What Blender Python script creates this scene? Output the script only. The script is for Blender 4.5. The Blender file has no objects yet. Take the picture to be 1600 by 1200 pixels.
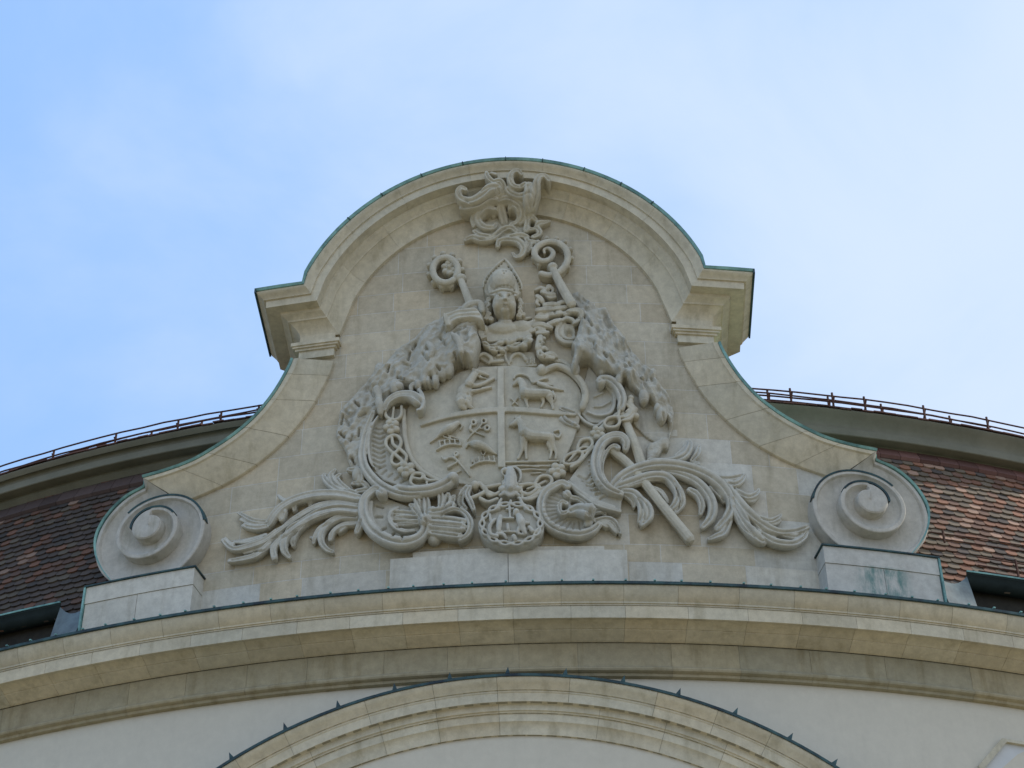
import bpy, bmesh, math, random
import numpy as np
from math import sin, cos, tan, radians, pi, sqrt, atan2, hypot, exp
from mathutils import Vector, Matrix

random.seed(7)
scene = bpy.context.scene
COL = scene.collection

# ------------------------------------------------------------------ camera
F_PX, PITCH, ROLL, CAM_X, YAW, R = 3014.11, 0.66217993, -0.01062258, 0.97009, -0.04401541, 17.5951436
CAM = Vector((CAM_X, -20.0, 1.6))
FW = Vector((sin(YAW)*cos(PITCH), cos(YAW)*cos(PITCH), sin(PITCH)))
XX = Vector((cos(YAW), -sin(YAW), 0)); UU = XX.cross(FW)
RT = cos(ROLL)*XX + sin(ROLL)*UU
UP = -sin(ROLL)*XX + cos(ROLL)*UU
cd = bpy.data.cameras.new('camera'); cam = bpy.data.objects.new('camera', cd); COL.objects.link(cam)
cd.sensor_fit = 'HORIZONTAL'; cd.sensor_width = 36.0; cd.lens = F_PX/1600*36
cd.clip_start = 0.1; cd.clip_end = 3000
M = Matrix.Identity(4)
for i in range(3):
    M[i][0] = RT[i]; M[i][1] = UP[i]; M[i][2] = -FW[i]; M[i][3] = CAM[i]
cam.matrix_world = M
scene.camera = cam

# ------------------------------------------------------------------ light
SUN_AZ_BEHIND = radians(17)      # how far behind the plane of the facade
SUN_EL = radians(40)
sd = Vector((cos(SUN_AZ_BEHIND)*cos(SUN_EL), sin(SUN_AZ_BEHIND)*cos(SUN_EL), sin(SUN_EL)))
sl = bpy.data.lights.new('sun', 'SUN'); sl.energy = 4.0; sl.angle = radians(0.5); sl.color = (1.0, 0.93, 0.82)
so = bpy.data.objects.new('sun', sl); COL.objects.link(so)
so.rotation_euler = sd.to_track_quat('Z', 'Y').to_euler()
scene.view_settings.view_transform = 'Standard'
scene.view_settings.look = 'None'
scene.view_settings.exposure = 0.0
scene.view_settings.gamma = 1.0
scene.view_settings.use_curve_mapping = False

w = bpy.data.worlds.new('World'); scene.world = w; w.use_nodes = True
nt = w.node_tree; nt.nodes.clear()
def N(t, typ, **kw):
    n = t.nodes.new(typ)
    for k, v in kw.items(): setattr(n, k, v)
    return n
out = N(nt, 'ShaderNodeOutputWorld'); bg = N(nt, 'ShaderNodeBackground')
sky = N(nt, 'ShaderNodeTexSky', sky_type='NISHITA', sun_disc=False)
sky.sun_elevation = SUN_EL; sky.sun_rotation = atan2(sd.x, sd.y); sky.dust_density = 1.2; sky.ozone_density = 1.6; sky.air_density = 1.1
tc = N(nt, 'ShaderNodeTexCoord'); mp = N(nt, 'ShaderNodeMapping'); mp.inputs['Scale'].default_value = (1.6, 1.6, 2.4)
nz = N(nt, 'ShaderNodeTexNoise'); nz.inputs['Scale'].default_value = 3.2; nz.inputs['Detail'].default_value = 7; nz.inputs['Roughness'].default_value = 0.55; nz.inputs['Distortion'].default_value = 0.3
nt.links.new(tc.outputs['Generated'], mp.inputs['Vector']); nt.links.new(mp.outputs[0], nz.inputs['Vector'])
# thin high cloud veil: thicker towards the sun's side of the sky
dp = N(nt, 'ShaderNodeVectorMath', operation='DOT_PRODUCT'); dp.inputs[1].default_value = (0.93, -0.25, -0.27)
nt.links.new(tc.outputs['Generated'], dp.inputs[0])
ad = N(nt, 'ShaderNodeMath', operation='MULTIPLY_ADD'); ad.inputs[1].default_value = 1.15; nt.links.new(dp.outputs['Value'], ad.inputs[0])
nm = N(nt, 'ShaderNodeMath', operation='MULTIPLY_ADD'); nm.inputs[1].default_value = .75; nm.inputs[2].default_value = .06; nt.links.new(nz.outputs['Fac'], nm.inputs[0]); nt.links.new(nm.outputs[0], ad.inputs[2])
rp = N(nt, 'ShaderNodeMapRange', interpolation_type='SMOOTHSTEP'); rp.inputs['From Min'].default_value = -0.36; rp.inputs['From Max'].default_value = 0.33
rp.inputs['To Min'].default_value = 0.0; rp.inputs['To Max'].default_value = 0.95
nt.links.new(ad.outputs[0], rp.inputs['Value'])
mx = N(nt, 'ShaderNodeMix', data_type='RGBA'); mx.inputs['B'].default_value = (4.7, 5.6, 7.2, 1)
nt.links.new(rp.outputs[0], mx.inputs['Factor']); hz = N(nt, 'ShaderNodeMix', data_type='RGBA'); hz.inputs['Factor'].default_value = 0.72; hz.inputs['B'].default_value = (2.75, 4.7, 8.2, 1)
nt.links.new(sky.outputs[0], hz.inputs['A']); nt.links.new(hz.outputs['Result'], mx.inputs['A'])
nt.links.new(mx.outputs['Result'], bg.inputs['Color']); bg.inputs['Strength'].default_value = 0.15
nt.links.new(bg.outputs[0], out.inputs['Surface'])

# ------------------------------------------------------------------ coordinates
# wall coordinates: s = arc length along the bowed facade, z = height, d = distance out of the wall
def P3(s, z, d):
    ph = s/R
    return Vector(((R+d)*sin(ph), R-(R+d)*cos(ph), z))
def W(x, y, d):
    """point of the photograph -> (s, z) on the facade cylinder lying d out of the wall"""
    v = FW + RT*((x-800)/F_PX) - UP*((y-600)/F_PX)
    ox, oy = CAM.x, CAM.y-R
    a = v.x**2+v.y**2; b = ox*v.x+oy*v.y; c = ox*ox+oy*oy-(R+d)**2
    t = (-b-sqrt(b*b-a*c))/a; p = CAM+v*t
    return R*atan2(p.x, R-p.y), p.z
def PX(x, y, d):
    s, z = W(x, y, d); return P3(s, z, d)
PM = 1/118.0      # metres per photo pixel at the gable

# ------------------------------------------------------------------ materials
def newmat(name):
    m = bpy.data.materials.new(name); m.use_nodes = True
    t = m.node_tree; t.nodes.clear()
    o = N(t, 'ShaderNodeOutputMaterial'); b = N(t, 'ShaderNodeBsdfPrincipled')
    t.links.new(b.outputs[0], o.inputs['Surface'])
    g = N(t, 'ShaderNodeNewGeometry')
    return m, t, b, g
def noise(t, g, scale, detail=5, rough=.6, vec=None, dist=0.0):
    n = N(t, 'ShaderNodeTexNoise'); n.inputs['Scale'].default_value = scale; n.inputs['Detail'].default_value = detail
    n.inputs['Roughness'].default_value = rough; n.inputs['Distortion'].default_value = dist
    t.links.new(vec if vec else g.outputs['Position'], n.inputs['Vector']); return n.outputs['Fac']
def rng(t, v, a, b, c, d, smooth=False):
    r = N(t, 'ShaderNodeMapRange'); r.inputs['From Min'].default_value = a; r.inputs['From Max'].default_value = b
    r.inputs['To Min'].default_value = c; r.inputs['To Max'].default_value = d
    if smooth: r.interpolation_type = 'SMOOTHSTEP'
    t.links.new(v, r.inputs['Value']); return r.outputs[0]
def mixc(t, f, a, b, mode='MIX'):
    m = N(t, 'ShaderNodeMix', data_type='RGBA', blend_type=mode)
    for k, v in (('Factor', f), ('A', a), ('B', b)):
        if isinstance(v, (int, float)): m.inputs[k].default_value = v
        elif isinstance(v, tuple): m.inputs[k].default_value = v+(1,)
        else: t.links.new(v, m.inputs[k])
    return m.outputs['Result']
def bump(t, b, h, strength, dist=.01):
    n = N(t, 'ShaderNodeBump'); n.inputs['Strength'].default_value = strength; n.inputs['Distance'].default_value = dist
    t.links.new(h, n.inputs['Height']); t.links.new(n.outputs[0], b.inputs['Normal'])
def stone(name, ca, cb, dirt=(.16, .14, .085), dirt_amt=.35, tint=False, grain=.35, rough=.9, streak=True, fine=1.0, lines=False):
    m, t, b, g = newmat(name)
    c = mixc(t, rng(t, noise(t, g, 1.3, 4), .3, .7, 0, 1), ca, cb)
    if tint:
        a = N(t, 'ShaderNodeAttribute', attribute_name='tint'); c = mixc(t, 1.0, c, a.outputs['Color'], 'MULTIPLY')
    mpn = N(t, 'ShaderNodeMapping'); mpn.inputs['Scale'].default_value = (3.0, 3.0, .45) if streak else (1, 1, 1)
    t.links.new(g.outputs['Position'], mpn.inputs['Vector'])
    f = rng(t, noise(t, g, 1.6, 6, .65, mpn.outputs[0]), .48, .75, 0, dirt_amt, True)
    c = mixc(t, f, c, dirt)
    fg = noise(t, g, 60, 4, .7)
    c = mixc(t, .5*fine, c, mixc(t, fg, (.72, .72, .72), (1.22, 1.22, 1.22)), 'MULTIPLY')
    mid = rng(t, noise(t, g, 9, 5, .7), .35, .65, 1-.12*fine, 1+.08*fine)
    cc = N(t, 'ShaderNodeCombineColor'); 
    for k in range(3): t.links.new(mid, cc.inputs[k])
    c = mixc(t, 1.0, c, cc.outputs[0], 'MULTIPLY')
    if lines:      # pale mortar beds running through the carved blocks
        sp = N(t, 'ShaderNodeSeparateXYZ'); t.links.new(g.outputs['Position'], sp.inputs[0])
        a1 = N(t, 'ShaderNodeMath', operation='MULTIPLY_ADD'); a1.inputs[1].default_value = 1/.40; a1.inputs[2].default_value = .1; t.links.new(sp.outputs['Z'], a1.inputs[0])
        a2 = N(t, 'ShaderNodeMath', operation='FRACT'); t.links.new(a1.outputs[0], a2.inputs[0])
        c = mixc(t, rng(t, a2.outputs[0], .012, .022, .7, 0), c, (.60, .59, .54))
    t.links.new(c, b.inputs['Base Color']); b.inputs['Roughness'].default_value = rough
    b.inputs['Specular IOR Level'].default_value = .25
    bump(t, b, fg, grain, .006)
    return m
def tinted(name, rough=.8, nscale=25, lo=.7, hi=1.25, spec=.3):
    m, t, b, g = newmat(name)
    a = N(t, 'ShaderNodeAttribute', attribute_name='tint')
    c = mixc(t, 1.0, a.outputs['Color'], mixc(t, noise(t, g, nscale, 5, .7), (lo,)*3, (hi,)*3), 'MULTIPLY')
    t.links.new(c, b.inputs['Base Color']); b.inputs['Roughness'].default_value = rough
    b.inputs['Specular IOR Level'].default_value = spec
    bump(t, b, noise(t, g, nscale*2, 4), .3, .006); return m
def metal(name, ca, cb, rough=.55, met=.0, scale=5, thr=(.35, .65)):
    m, t, b, g = newmat(name)
    c = mixc(t, rng(t, noise(t, g, scale, 7, .7), thr[0], thr[1], 0, 1), ca, cb)
    t.links.new(c, b.inputs['Base Color']); b.inputs['Roughness'].default_value = rough; b.inputs['Metallic'].default_value = met; b.inputs['Specular IOR Level'].default_value = .2
    bump(t, b, noise(t, g, 30, 4), .15, .005); return m
M_BLOCK = stone('coursed_sandstone', (.575, .505, .37), (.525, .455, .325), tint=True, dirt=(.26, .22, .14), dirt_amt=.38)
M_TRIM = stone('trim_sandstone', (.63, .57, .43), (.575, .52, .385), tint=True, dirt=(.27, .23, .13), dirt_amt=.42)
M_BED = stone('stained_shaded_sandstone', (.44, .385, .26), (.38, .335, .22), tint=True, dirt=(.20, .155, .07), dirt_amt=.6)  # frieze: brown stains, with shade under the cornice mixed into the darker colour
M_VOL = stone('grey_sandstone', (.53, .50, .42), (.48, .455, .385), tint=True, dirt=(.22, .21, .13), dirt_amt=.5)
M_CARVE = stone('carved_sandstone', (.55, .515, .405), (.58, .53, .415), dirt_amt=.3, grain=.6)
M_CARVE3 = stone('pale_carved_sandstone', (.57, .55, .47), (.54, .51, .42), dirt_amt=.3, grain=.6)
M_CARVE2 = stone('weathered_carved_sandstone', (.50, .475, .39), (.54, .505, .41), dirt=(.17, .16, .13), dirt_amt=.5, grain=1.0, lines=True)
M_MORTAR = stone('mortar', (.67, .65, .58), (.55, .53, .46), dirt_amt=.4)
M_JOINT = stone('joint_mortar', (.30, .27, .20), (.36, .33, .25), dirt_amt=.3)
M_STUCCO = stone('stucco', (.64, .595, .485), (.62, .575, .47), dirt=(.44, .41, .33), dirt_amt=.12, grain=.12, fine=.3)
M_COPPER = metal('green_copper', (.05, .12, .13), (.26, .47, .42), scale=2.5, thr=(.3, .6))
M_COPPER_DK = metal('dark_copper', (.025, .035, .045), (.06, .12, .12), scale=4, rough=.6)
M_LEAD = metal('lead_flashing', (.09, .11, .115), (.16, .2, .2), scale=4)
M_TILE = tinted('clay_tile', .85)
M_BAND = metal('painted_eaves', (.15, .145, .105), (.20, .19, .14), scale=2, rough=.75)
M_DARK = metal('dark_underside', (.03, .028, .024), (.05, .045, .035), rough=.9)
M_RUST = metal('rusty_iron', (.055, .028, .022), (.11, .05, .035), scale=20, rough=.8)
M_GUTTER = metal('gutter_copper', (.010, .016, .015), (.02, .03, .028), scale=3, rough=.8)
M_PANEL = metal('pale_panel', (.62, .63, .62), (.58, .59, .58), scale=3, rough=.7)
M_GROUND = stone('gravel_forecourt', (.27, .235, .16), (.23, .20, .13), dirt_amt=.2, streak=False)

# copper run-off stain on the right-hand plinth
M_STAIN = stone('stained_plinth', (.50, .45, .345), (.46, .405, .305), tint=True, dirt_amt=.18, streak=False)
t_ = M_STAIN.node_tree; b_ = [n for n in t_.nodes if n.type == 'BSDF_PRINCIPLED'][0]; g_ = [n for n in t_.nodes if n.type == 'NEW_GEOMETRY'][0]
src = b_.inputs['Base Color'].links[0].from_socket
sp_ = N(t_, 'ShaderNodeSeparateXYZ'); t_.links.new(g_.outputs['Position'], sp_.inputs[0])
mp_ = N(t_, 'ShaderNodeMapping'); mp_.inputs['Scale'].default_value = (1, 1, .35); t_.links.new(g_.outputs['Position'], mp_.inputs['Vector'])
nn_ = rng(t_, noise(t_, g_, 6, 8, .7, mp_.outputs[0]), .36, .60, 0, 1, True)
m1 = N(t_, 'ShaderNodeMath', operation='MULTIPLY'); t_.links.new(nn_, m1.inputs[0]); t_.links.new(rng(t_, sp_.outputs['X'], 4.2, 4.45, 0, 1, True), m1.inputs[1])
m2 = N(t_, 'ShaderNodeMath', operation='MULTIPLY'); t_.links.new(m1.outputs[0], m2.inputs[0]); t_.links.new(rng(t_, sp_.outputs['X'], 5.0, 4.8, 0, 1, True), m2.inputs[1])
m3 = N(t_, 'ShaderNodeMath', operation='MULTIPLY'); t_.links.new(m2.outputs[0], m3.inputs[0]); t_.links.new(rng(t_, sp_.outputs['Z'], 14.40, 14.33, 0, .9, True), m3.inputs[1])
t_.links.new(mixc(t_, m3.outputs[0], src, (.10, .21, .19)), b_.inputs['Base Color'])

# ------------------------------------------------------------------ object helpers
def tag(o, label=None, cat=None, group=None, kind=None):
    if label: o['label'] = label
    if cat: o['category'] = cat
    if group: o['group'] = group
    if kind: o['kind'] = kind
    return o
def empty(name, loc, label, cat, group=None):
    o = bpy.data.objects.new(name, None); COL.objects.link(o); o.location = loc; o.empty_display_size = .3
    return tag(o, label, cat, group)
def origin_of(par):
    v = Vector((0, 0, 0))
    while par is not None: v += par.location; par = par.parent
    return v
class MB:
    def __init__(s): s.v = []; s.f = []; s.t = []
    def add(s, vs, fs, tint=(1, 1, 1)):
        k = len(s.v); s.v += [Vector(v) for v in vs]
        s.f += [tuple(i+k for i in f) for f in fs]; s.t += [tint]*len(fs)
    def strip(s, rows, tint=(1, 1, 1), close=False, cap=False):
        n = len(rows[0]); vs = [v for r in rows for v in r]; fs = []
        for i in range(len(rows)-1):
            for j in range(n if close else n-1):
                a = i*n+j; b = i*n+(j+1) % n; fs.append((a, b, b+n, a+n))
        if cap: fs.append(tuple(range(n-1, -1, -1))); fs.append(tuple((len(rows)-1)*n+j for j in range(n)))
        s.add(vs, fs, tint)
    def box(s, s0, s1, z0, z1, d0, d1, tint=(1, 1, 1), step=.25):
        n = max(1, int(math.ceil((s1-s0)/step)))
        rows = []
        for i in range(n+1):
            u = s0+(s1-s0)*i/n
            rows.append([P3(u, z0, d0), P3(u, z0, d1), P3(u, z1, d1), P3(u, z1, d0)])
        s.strip(rows, tint, close=True, cap=True)
    def bar(s, a, b, r, n=6, tint=(1, 1, 1)):
        a = Vector(a); b = Vector(b); t = (b-a).normalized(); u = t.orthogonal().normalized(); w_ = t.cross(u)
        s.strip([[p+(u*cos(2*pi*k/n)+w_*sin(2*pi*k/n))*r for k in range(n)] for p in (a, b)], tint, close=True, cap=True)
    def build(s, name, mat, parent=None, smooth=False, angle=None):
        o0 = origin_of(parent)
        if parent is None:
            mn = Vector([min(v[i] for v in s.v) for i in range(3)]); mxx = Vector([max(v[i] for v in s.v) for i in range(3)])
            o0 = Vector(((mn.x+mxx.x)/2, (mn.y+mxx.y)/2, mn.z))
        me = bpy.data.meshes.new(name); me.from_pydata([v-o0 for v in s.v], [], s.f)
        at = me.attributes.new('tint', 'FLOAT_COLOR', 'CORNER')
        cols = np.ones((len(me.loops), 4), dtype=np.float32)
        k = 0
        for f, tt in zip(s.f, s.t):
            cols[k:k+len(f), :3] = tt; k += len(f)
        at.data.foreach_set('color', cols.ravel())
        bm = bmesh.new(); bm.from_mesh(me); bmesh.ops.recalc_face_normals(bm, faces=bm.faces); bm.to_mesh(me); bm.free()
        me.materials.append(mat)
        if smooth:
            me.polygons.foreach_set('use_smooth', [True]*len(me.polygons))
            if angle:
                try: me.set_sharp_from_angle(angle=radians(angle))
                except Exception: pass
        o = bpy.data.objects.new(name, me); COL.objects.link(o)
        if parent is not None: o.parent = parent
        else: o.location = o0
        return o
def lerp(a, b, t): return a+(b-a)*t
def catmull(pts, n=6, closed=False):
    P = [np.array(p, float) for p in pts]; L = len(P); res = []
    if L == 2: return [P[0]*(1-t)+P[1]*t for t in np.linspace(0, 1, n+1)]
    rngs = range(L) if closed else range(L-1)
    for i in rngs:
        if closed: p0, p1, p2, p3 = P[(i-1) % L], P[i], P[(i+1) % L], P[(i+2) % L]
        else:
            p1, p2 = P[i], P[i+1]; p0 = P[i-1] if i > 0 else 2*p1-p2; p3 = P[i+2] if i+2 < L else 2*p2-p1
        for k in range(n):
            t = k/n
            res.append(.5*((2*p1)+(-p0+p2)*t+(2*p0-5*p1+4*p2-p3)*t*t+(-p0+3*p1-3*p2+p3)*t**3))
    if not closed: res.append(P[-1])
    return res
def rt(lo=.9, hi=1.06, warm=.03):
    v = random.uniform(lo, hi); w_ = random.uniform(-warm, warm); return (v*(1+w_), v, v*(1-w_*1.3))
GREY = (1.10, 1.20, 1.40)

# ================================================================== SETTING
g = MB(); g.add([(-400, -400, 0), (400, -400, 0), (400, 400, 0), (-400, 400, 0)], [(0, 1, 2, 3)])
tag(g.build('ground', M_GROUND), kind='structure')

# ================================================================== FACADE
FAC = empty('palace_facade', (0, 0, 0), 'pale stucco palace wall bowed outwards, with a broad moulded stone cornice across it', 'building')
b = MB(); b.box(-13, 13, 0.0, 12.83, -1.2, 0.0, step=.3); b.build('stucco_wall', M_STUCCO, FAC, True, 30)

def sweep_s(mb, s0, s1, prof, tint, flat=0.0, step=.3):
    """horizontal moulding: profile [(d, z)] carried along the bowed wall"""
    n = max(1, int(math.ceil((s1-s0)/step)))
    rows = []
    for i in range(n+1):
        u = s0+(s1-s0)*i/n
        rows.append([P3(u, z, d+flat*u*u) for d, z in prof])
    mb.strip(rows, tint, close=True, cap=True)
def blocks(lo, hi, a, b_):
    u = lo; res = []
    while u < hi:
        L = random.uniform(a, b_); res.append((u, min(hi, u+L))); u += L
    return res
def inset(prof, e, cd_, cz):
    return [(d-e, z) for d, z in prof]
# --- main cornice, three stone courses
prof_top = [(-.3, 13.72), (.60, 13.72), (.60, 13.70), (.585, 13.66), (.555, 13.60), (.525, 13.565), (.505, 13.545), (.505, 13.525), (.49, 13.525), (.49, 13.505), (-.3, 13.505)]
prof_fas = [(-.3, 13.505), (.48, 13.505), (.48, 13.34), (.46, 13.34), (.46, 13.352), (.40, 13.36), (.33, 13.335), (.285, 13.31), (.27, 13.31), (.27, 13.298), (.21, 13.27), (.14, 13.238), (.11, 13.225), (-.3, 13.225)]
prof_fri = [(-.3, 13.225), (.09, 13.225), (.09, 12.915), (.105, 12.905), (.125, 12.885), (.13, 12.865), (.12, 12.845), (.095, 12.835), (.07, 12.83), (.06, 12.80), (-.02, 12.79), (-.3, 12.79)]
cb = MB(); jb = MB(); cb_top = cb
for prof, (a, c), tl in ((prof_top, (.62, .72), .97), (prof_fas, (.62, .74), 1.0), (prof_fri, (.62, 1.15), .95)):
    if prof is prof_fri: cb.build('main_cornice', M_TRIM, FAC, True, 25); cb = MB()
    for s0, s1 in blocks(-12.5, 12.5, a, c):
        sweep_s(cb, s0+.002, s1-.002, prof, tuple(x*tl for x in rt(.9, 1.07)))
    z1, z0 = prof[0][1], prof[-1][1]
    sweep_s(jb, -12.5, 12.5, [(d-.005 if d > 0 else d, z+(.004 if z < z1-.001 and abs(z-z0) > .001 else 0)) for d, z in prof], (1, 1, 1))
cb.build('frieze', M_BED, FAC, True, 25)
jb.build('cornice_joint', M_JOINT, FAC)
f = MB(); sweep_s(f, -12.5, 12.5, [(.632, 13.752), (.632, 13.718), (.602, 13.718), (.602, 13.735), (-1.0, 13.90), (-1.0, 13.93)], (1, 1, 1))
f.build('cornice_flashing', M_COPPER_DK, FAC)
# small solder clips along the drip edge
for i in range(-18, 19):
    f = MB(); u = i*.34+random.uniform(-.03, .03); f.box(u-.012, u+.012, 13.762, 13.778, .60, .637)
    f.build('flashing_clip', M_COPPER, FAC)

# ================================================================== WINDOW HOOD
HC = (.045, 6.162); HR = 6.505
HOOD = empty('window_hood', P3(0, 12.0, .1), 'broad segmental stone hood moulding edged with dark metal, below the main cornice', 'window hood')
def arc_pt(c, r, a): return (c[0]+r*sin(a), c[1]+r*cos(a))
hp = [(.0, -.02), (.0, .33), (.02, .335), (.045, .325), (.075, .30), (.11, .265), (.135, .25), (.135, .235), (.155, .235), (.165, .225), (.26, .22), (.27, .22), (.27, .165), (.275, .15), (.345, .145), (.35, .125), (.365, .12), (.365, .10), (.46, .095), (.47, .08), (.50, .055), (.55, .04), (.60, .03), (.60, -.02)]
hb = MB(); hj = MB()
def arc_sweep(mb, c, r, a0, a1, prof, tint, step=.03):
    n = max(1, int(math.ceil(abs(a1-a0)/step))); rows = []
    for i in range(n+1):
        a = lerp(a0, a1, i/n); rows.append([P3(*arc_pt(c, r-n_, a), d) for n_, d in prof])
    mb.strip(rows, tint, close=True, cap=True)
h1 = [q for q in hp if q[0] <= .27]+[(.27, -.02)]; h1 = hp[:12]+[(.27, -.02)]; h2 = [(.27, -.02)]+hp[12:]
a = -.75
A = []
while a < .75: L = random.uniform(.09, .16); A.append((a, a+L)); a += L
for a0, a1 in A: arc_sweep(hb, HC, HR, a0+.0004, a1-.0004, h1, rt(.98, 1.1))
a = -.75
while a < .75:
    L = random.uniform(.10, .2); arc_sweep(hb, HC, HR, a+.0004, a+L-.0004, h2, rt(.98, 1.12)); a += L
hb.build('hood_moulding', M_TRIM, HOOD, True, 25)
arc_sweep(hj, HC, HR, -.75, .9, [(n_, d-.006 if d > 0 else d) for n_, d in hp], (1, 1, 1)); hj.build('hood_joint', M_JOINT, HOOD)
hf = MB(); arc_sweep(hf, HC, HR+.03, -.76, .91, [(0.008, -.01), (0.008, .352), (.040, .352), (.040, .338), (.028, .338), (.028, -.01)], (1, 1, 1)); hf.build('hood_flashing', M_COPPER_DK, HOOD)
for px_, py_ in [(362, 1185), (445, 1136), (529, 1105), (617, 1078), (703, 1062), (793, 1055), (883, 1055), (973, 1067), (1060, 1084), (1149, 1113), (1233, 1155), (1300, 1198)]:
    s, z = W(px_, py_, .34); aa = atan2(s-HC[0], z-HC[1])
    base = [P3(*arc_pt(HC, HR+.025, aa+q), dd) for q, dd in ((-.004, .35), (.004, .35), (.004, .30), (-.004, .30))]
    tip = P3(*arc_pt(HC, HR+.12, aa+.001), .335)
    m_ = MB(); m_.add(base+[tip], [(0, 1, 4), (1, 2, 4), (2, 3, 4), (3, 0, 4), (3, 2, 1, 0)]); m_.build('spike', M_COPPER_DK, HOOD)
# ---- side window surrounds at the frame's lower corners
for sg, lab in ((1, 'pale window panel with clipped corner and stone surround, at the wall right of the hood'), (-1, 'pale window panel with clipped corner and stone surround, at the wall left of the hood')):
    WS = empty('window_surround', P3(sg*6.5, 11.0, 0), lab, 'window surround')
    oc = [(5.56, 9.0), (5.56, 11.93), (5.93, 12.33), (7.6, 12.33), (7.97, 11.93), (7.97, 9.0)]
    ctr = (6.76, 10.8)
    def scl(q, e):
        return (q[0]+(e if q[0] < ctr[0] else -e), q[1]-(e*.9 if q[1] > ctr[1] else -e))
    m_ = MB(); rows = []
    for q in oc+[oc[0]]:
        i0 = q; i1 = scl(q, .05)
        rows.append([P3(sg*i0[0], i0[1], -.02), P3(sg*i0[0], i0[1], .05), P3(sg*i1[0], i1[1], .06), P3(sg*i1[0], i1[1], -.02)])
    m_.strip(rows, rt(), close=True); m_.build('frame', M_TRIM, WS)
    m_ = MB(); ins = [scl(q, .05) for q in oc]
    m_.add([P3(sg*q[0], q[1], .012) for q in ins], [tuple(range(6))]); m_.build('panel', M_PANEL, WS)

# ================================================================== GABLE
GAB = empty('gable', P3(0, 13.9, 0), 'curved baroque stone gable with rounded top, stepped shoulders and sweeping scrolled sides', 'gable')
AC = (0.0, 17.98); AR = 2.79
ang0 = math.asin(2.64/AR)
arch = [(AR*sin(a)+AC[0], AC[1]+AR*cos(a)) for a in np.linspace(-ang0, ang0, 61)]
arch[0] = (-2.64, 18.79); arch[-1] = (2.64, 18.79)
SW = [(2.80, 17.74), (2.84, 17.60), (2.95, 17.33), (3.08, 17.09), (3.27, 16.83), (3.55, 16.58), (3.90, 16.37), (4.15, 16.27), (4.45, 16.21), (4.76, 16.18)]
VOL = [(4.775, 16.09), (5.0, 16.0), (5.18, 15.85), (5.31, 15.66), (5.375, 15.44), (5.33, 15.17), (5.20, 14.92), (5.03, 14.70)]
IN = [(2.31, 17.80), (2.35, 17.62), (2.44, 17.38), (2.60, 17.02), (2.87, 16.63), (3.18, 16.32), (3.54, 16.08), (3.85, 15.95), (4.26, 15.83)]
SWs = [tuple(q) for q in catmull(SW, 6)]; INs = [tuple(q) for q in catmull(IN, 6)]
VC = (4.53, 15.33)
# ---- coursed wall
ZC = [13.9, 14.42, 14.68, 15.13, 15.56, 15.96, 16.33, 16.74, 17.12, 17.52, 17.92, 18.25, 18.59, 18.92, 19.26, 19.72, 20.17, 20.7]
def ztop(s):
    s = abs(s)
    if s <= 2.55: return AC[1]+sqrt(max(0, 2.62**2-s*s)) if s < 2.5 else 18.6
    if s <= 2.70: return 17.8
    return float(np.interp(s, [q[0] for q in SW], [q[1] for q in SW]))-.12
fixed = {0: [(1.5, 2.15, 1), (2.15, 2.95, 0), (2.95, 5.0, 1), (-5, -3.1, 1), (-3.1, -2.55, 0), (-2.55, -1.5, 1)], 1: [(1.45, 1.9, 0), (1.9, 2.5, 0), (2.5, 3.08, 0), (3.08, 5, 1), (-5, -4, 1), (-4, -3.2, 0)], 2: [(1.0, 1.52, 1), (1.52, 2.42, 0), (2.42, 3.4, 1), (3.4, 5.0, 1), (-3.45, -3.12, 1), (-5, -3.6, 0)],
         3: [(2.5, 3.3, 1), (3.3, 3.95, 0), (3.95, 5, 1)], 4: [(1.9, 3.15, 1), (3.15, 3.75, 0), (3.75, 5, 1)], 5: [(1.7, 2.9, 1), (2.9, 3.4, 0)]}
wb = MB()
for k in range(len(ZC)-1):
    z0, z1 = ZC[k], ZC[k+1]
    lim = 5.05
    segs = []
    if k in fixed: segs = [list(q) for q in sorted(fixed[k])]
    full = []; u = -lim
    for q in segs+[[lim, lim, 0]]:
        while u < q[0]-1e-3:
            L = random.choice((.5, .62, .8, .95))
            e = u+L
            if q[0]-e < .35: e = q[0]
            full.append((u, e, 0)); u = e
        if q[1] > q[0]: full.append((q[0], q[1], q[2])); u = q[1]
    for s0, s1, gr in full:
        tn = tuple(x*y for x, y in zip(rt(.88, 1.05, .03), GREY if gr else (1, 1, 1)))
        a_, b_ = s0+.0045, s1-.0045
        n = max(1, int(math.ceil((b_-a_)/.1)))
        for i in range(n):
            u0, u1 = lerp(a_, b_, i/n), lerp(a_, b_, (i+1)/n)
            t0, t1 = min(z1-.005, ztop(u0)), min(z1-.005, ztop(u1))
            if t0 <= z0+.01 and t1 <= z0+.01: continue
            t0 = max(t0, z0+.005); t1 = max(t1, z0+.005)
            wb.add([P3(u0, z0+.005, 0), P3(u1, z0+.005, 0), P3(u1, t1, 0), P3(u0, t0, 0)], [(0, 1, 2, 3)], tn)
wb.add([P3(1.78, 16.355, .003), P3(2.22, 16.355, .003), P3(2.22, 16.46, .003), P3(1.78, 16.46, .003)], [(0, 1, 2, 3)], GREY)
wb.build('coursed_wall', M_BLOCK, GAB)
cr = MB(); us = [x*.1 for x in range(-50, 51)]
for u0, u1 in zip(us[:-1], us[1:]):
    v = [P3(u, z, d) for u in (u0, u1) for z, d in ((13.75, -.0015), (ztop(u), -.0015), (ztop(u), -.85), (13.75, -.85))]
    cr.add(v, [(0, 4, 5, 1), (1, 5, 6, 2), (2, 6, 7, 3)])
cr.build('mortar_core', M_MORTAR, GAB)
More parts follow.
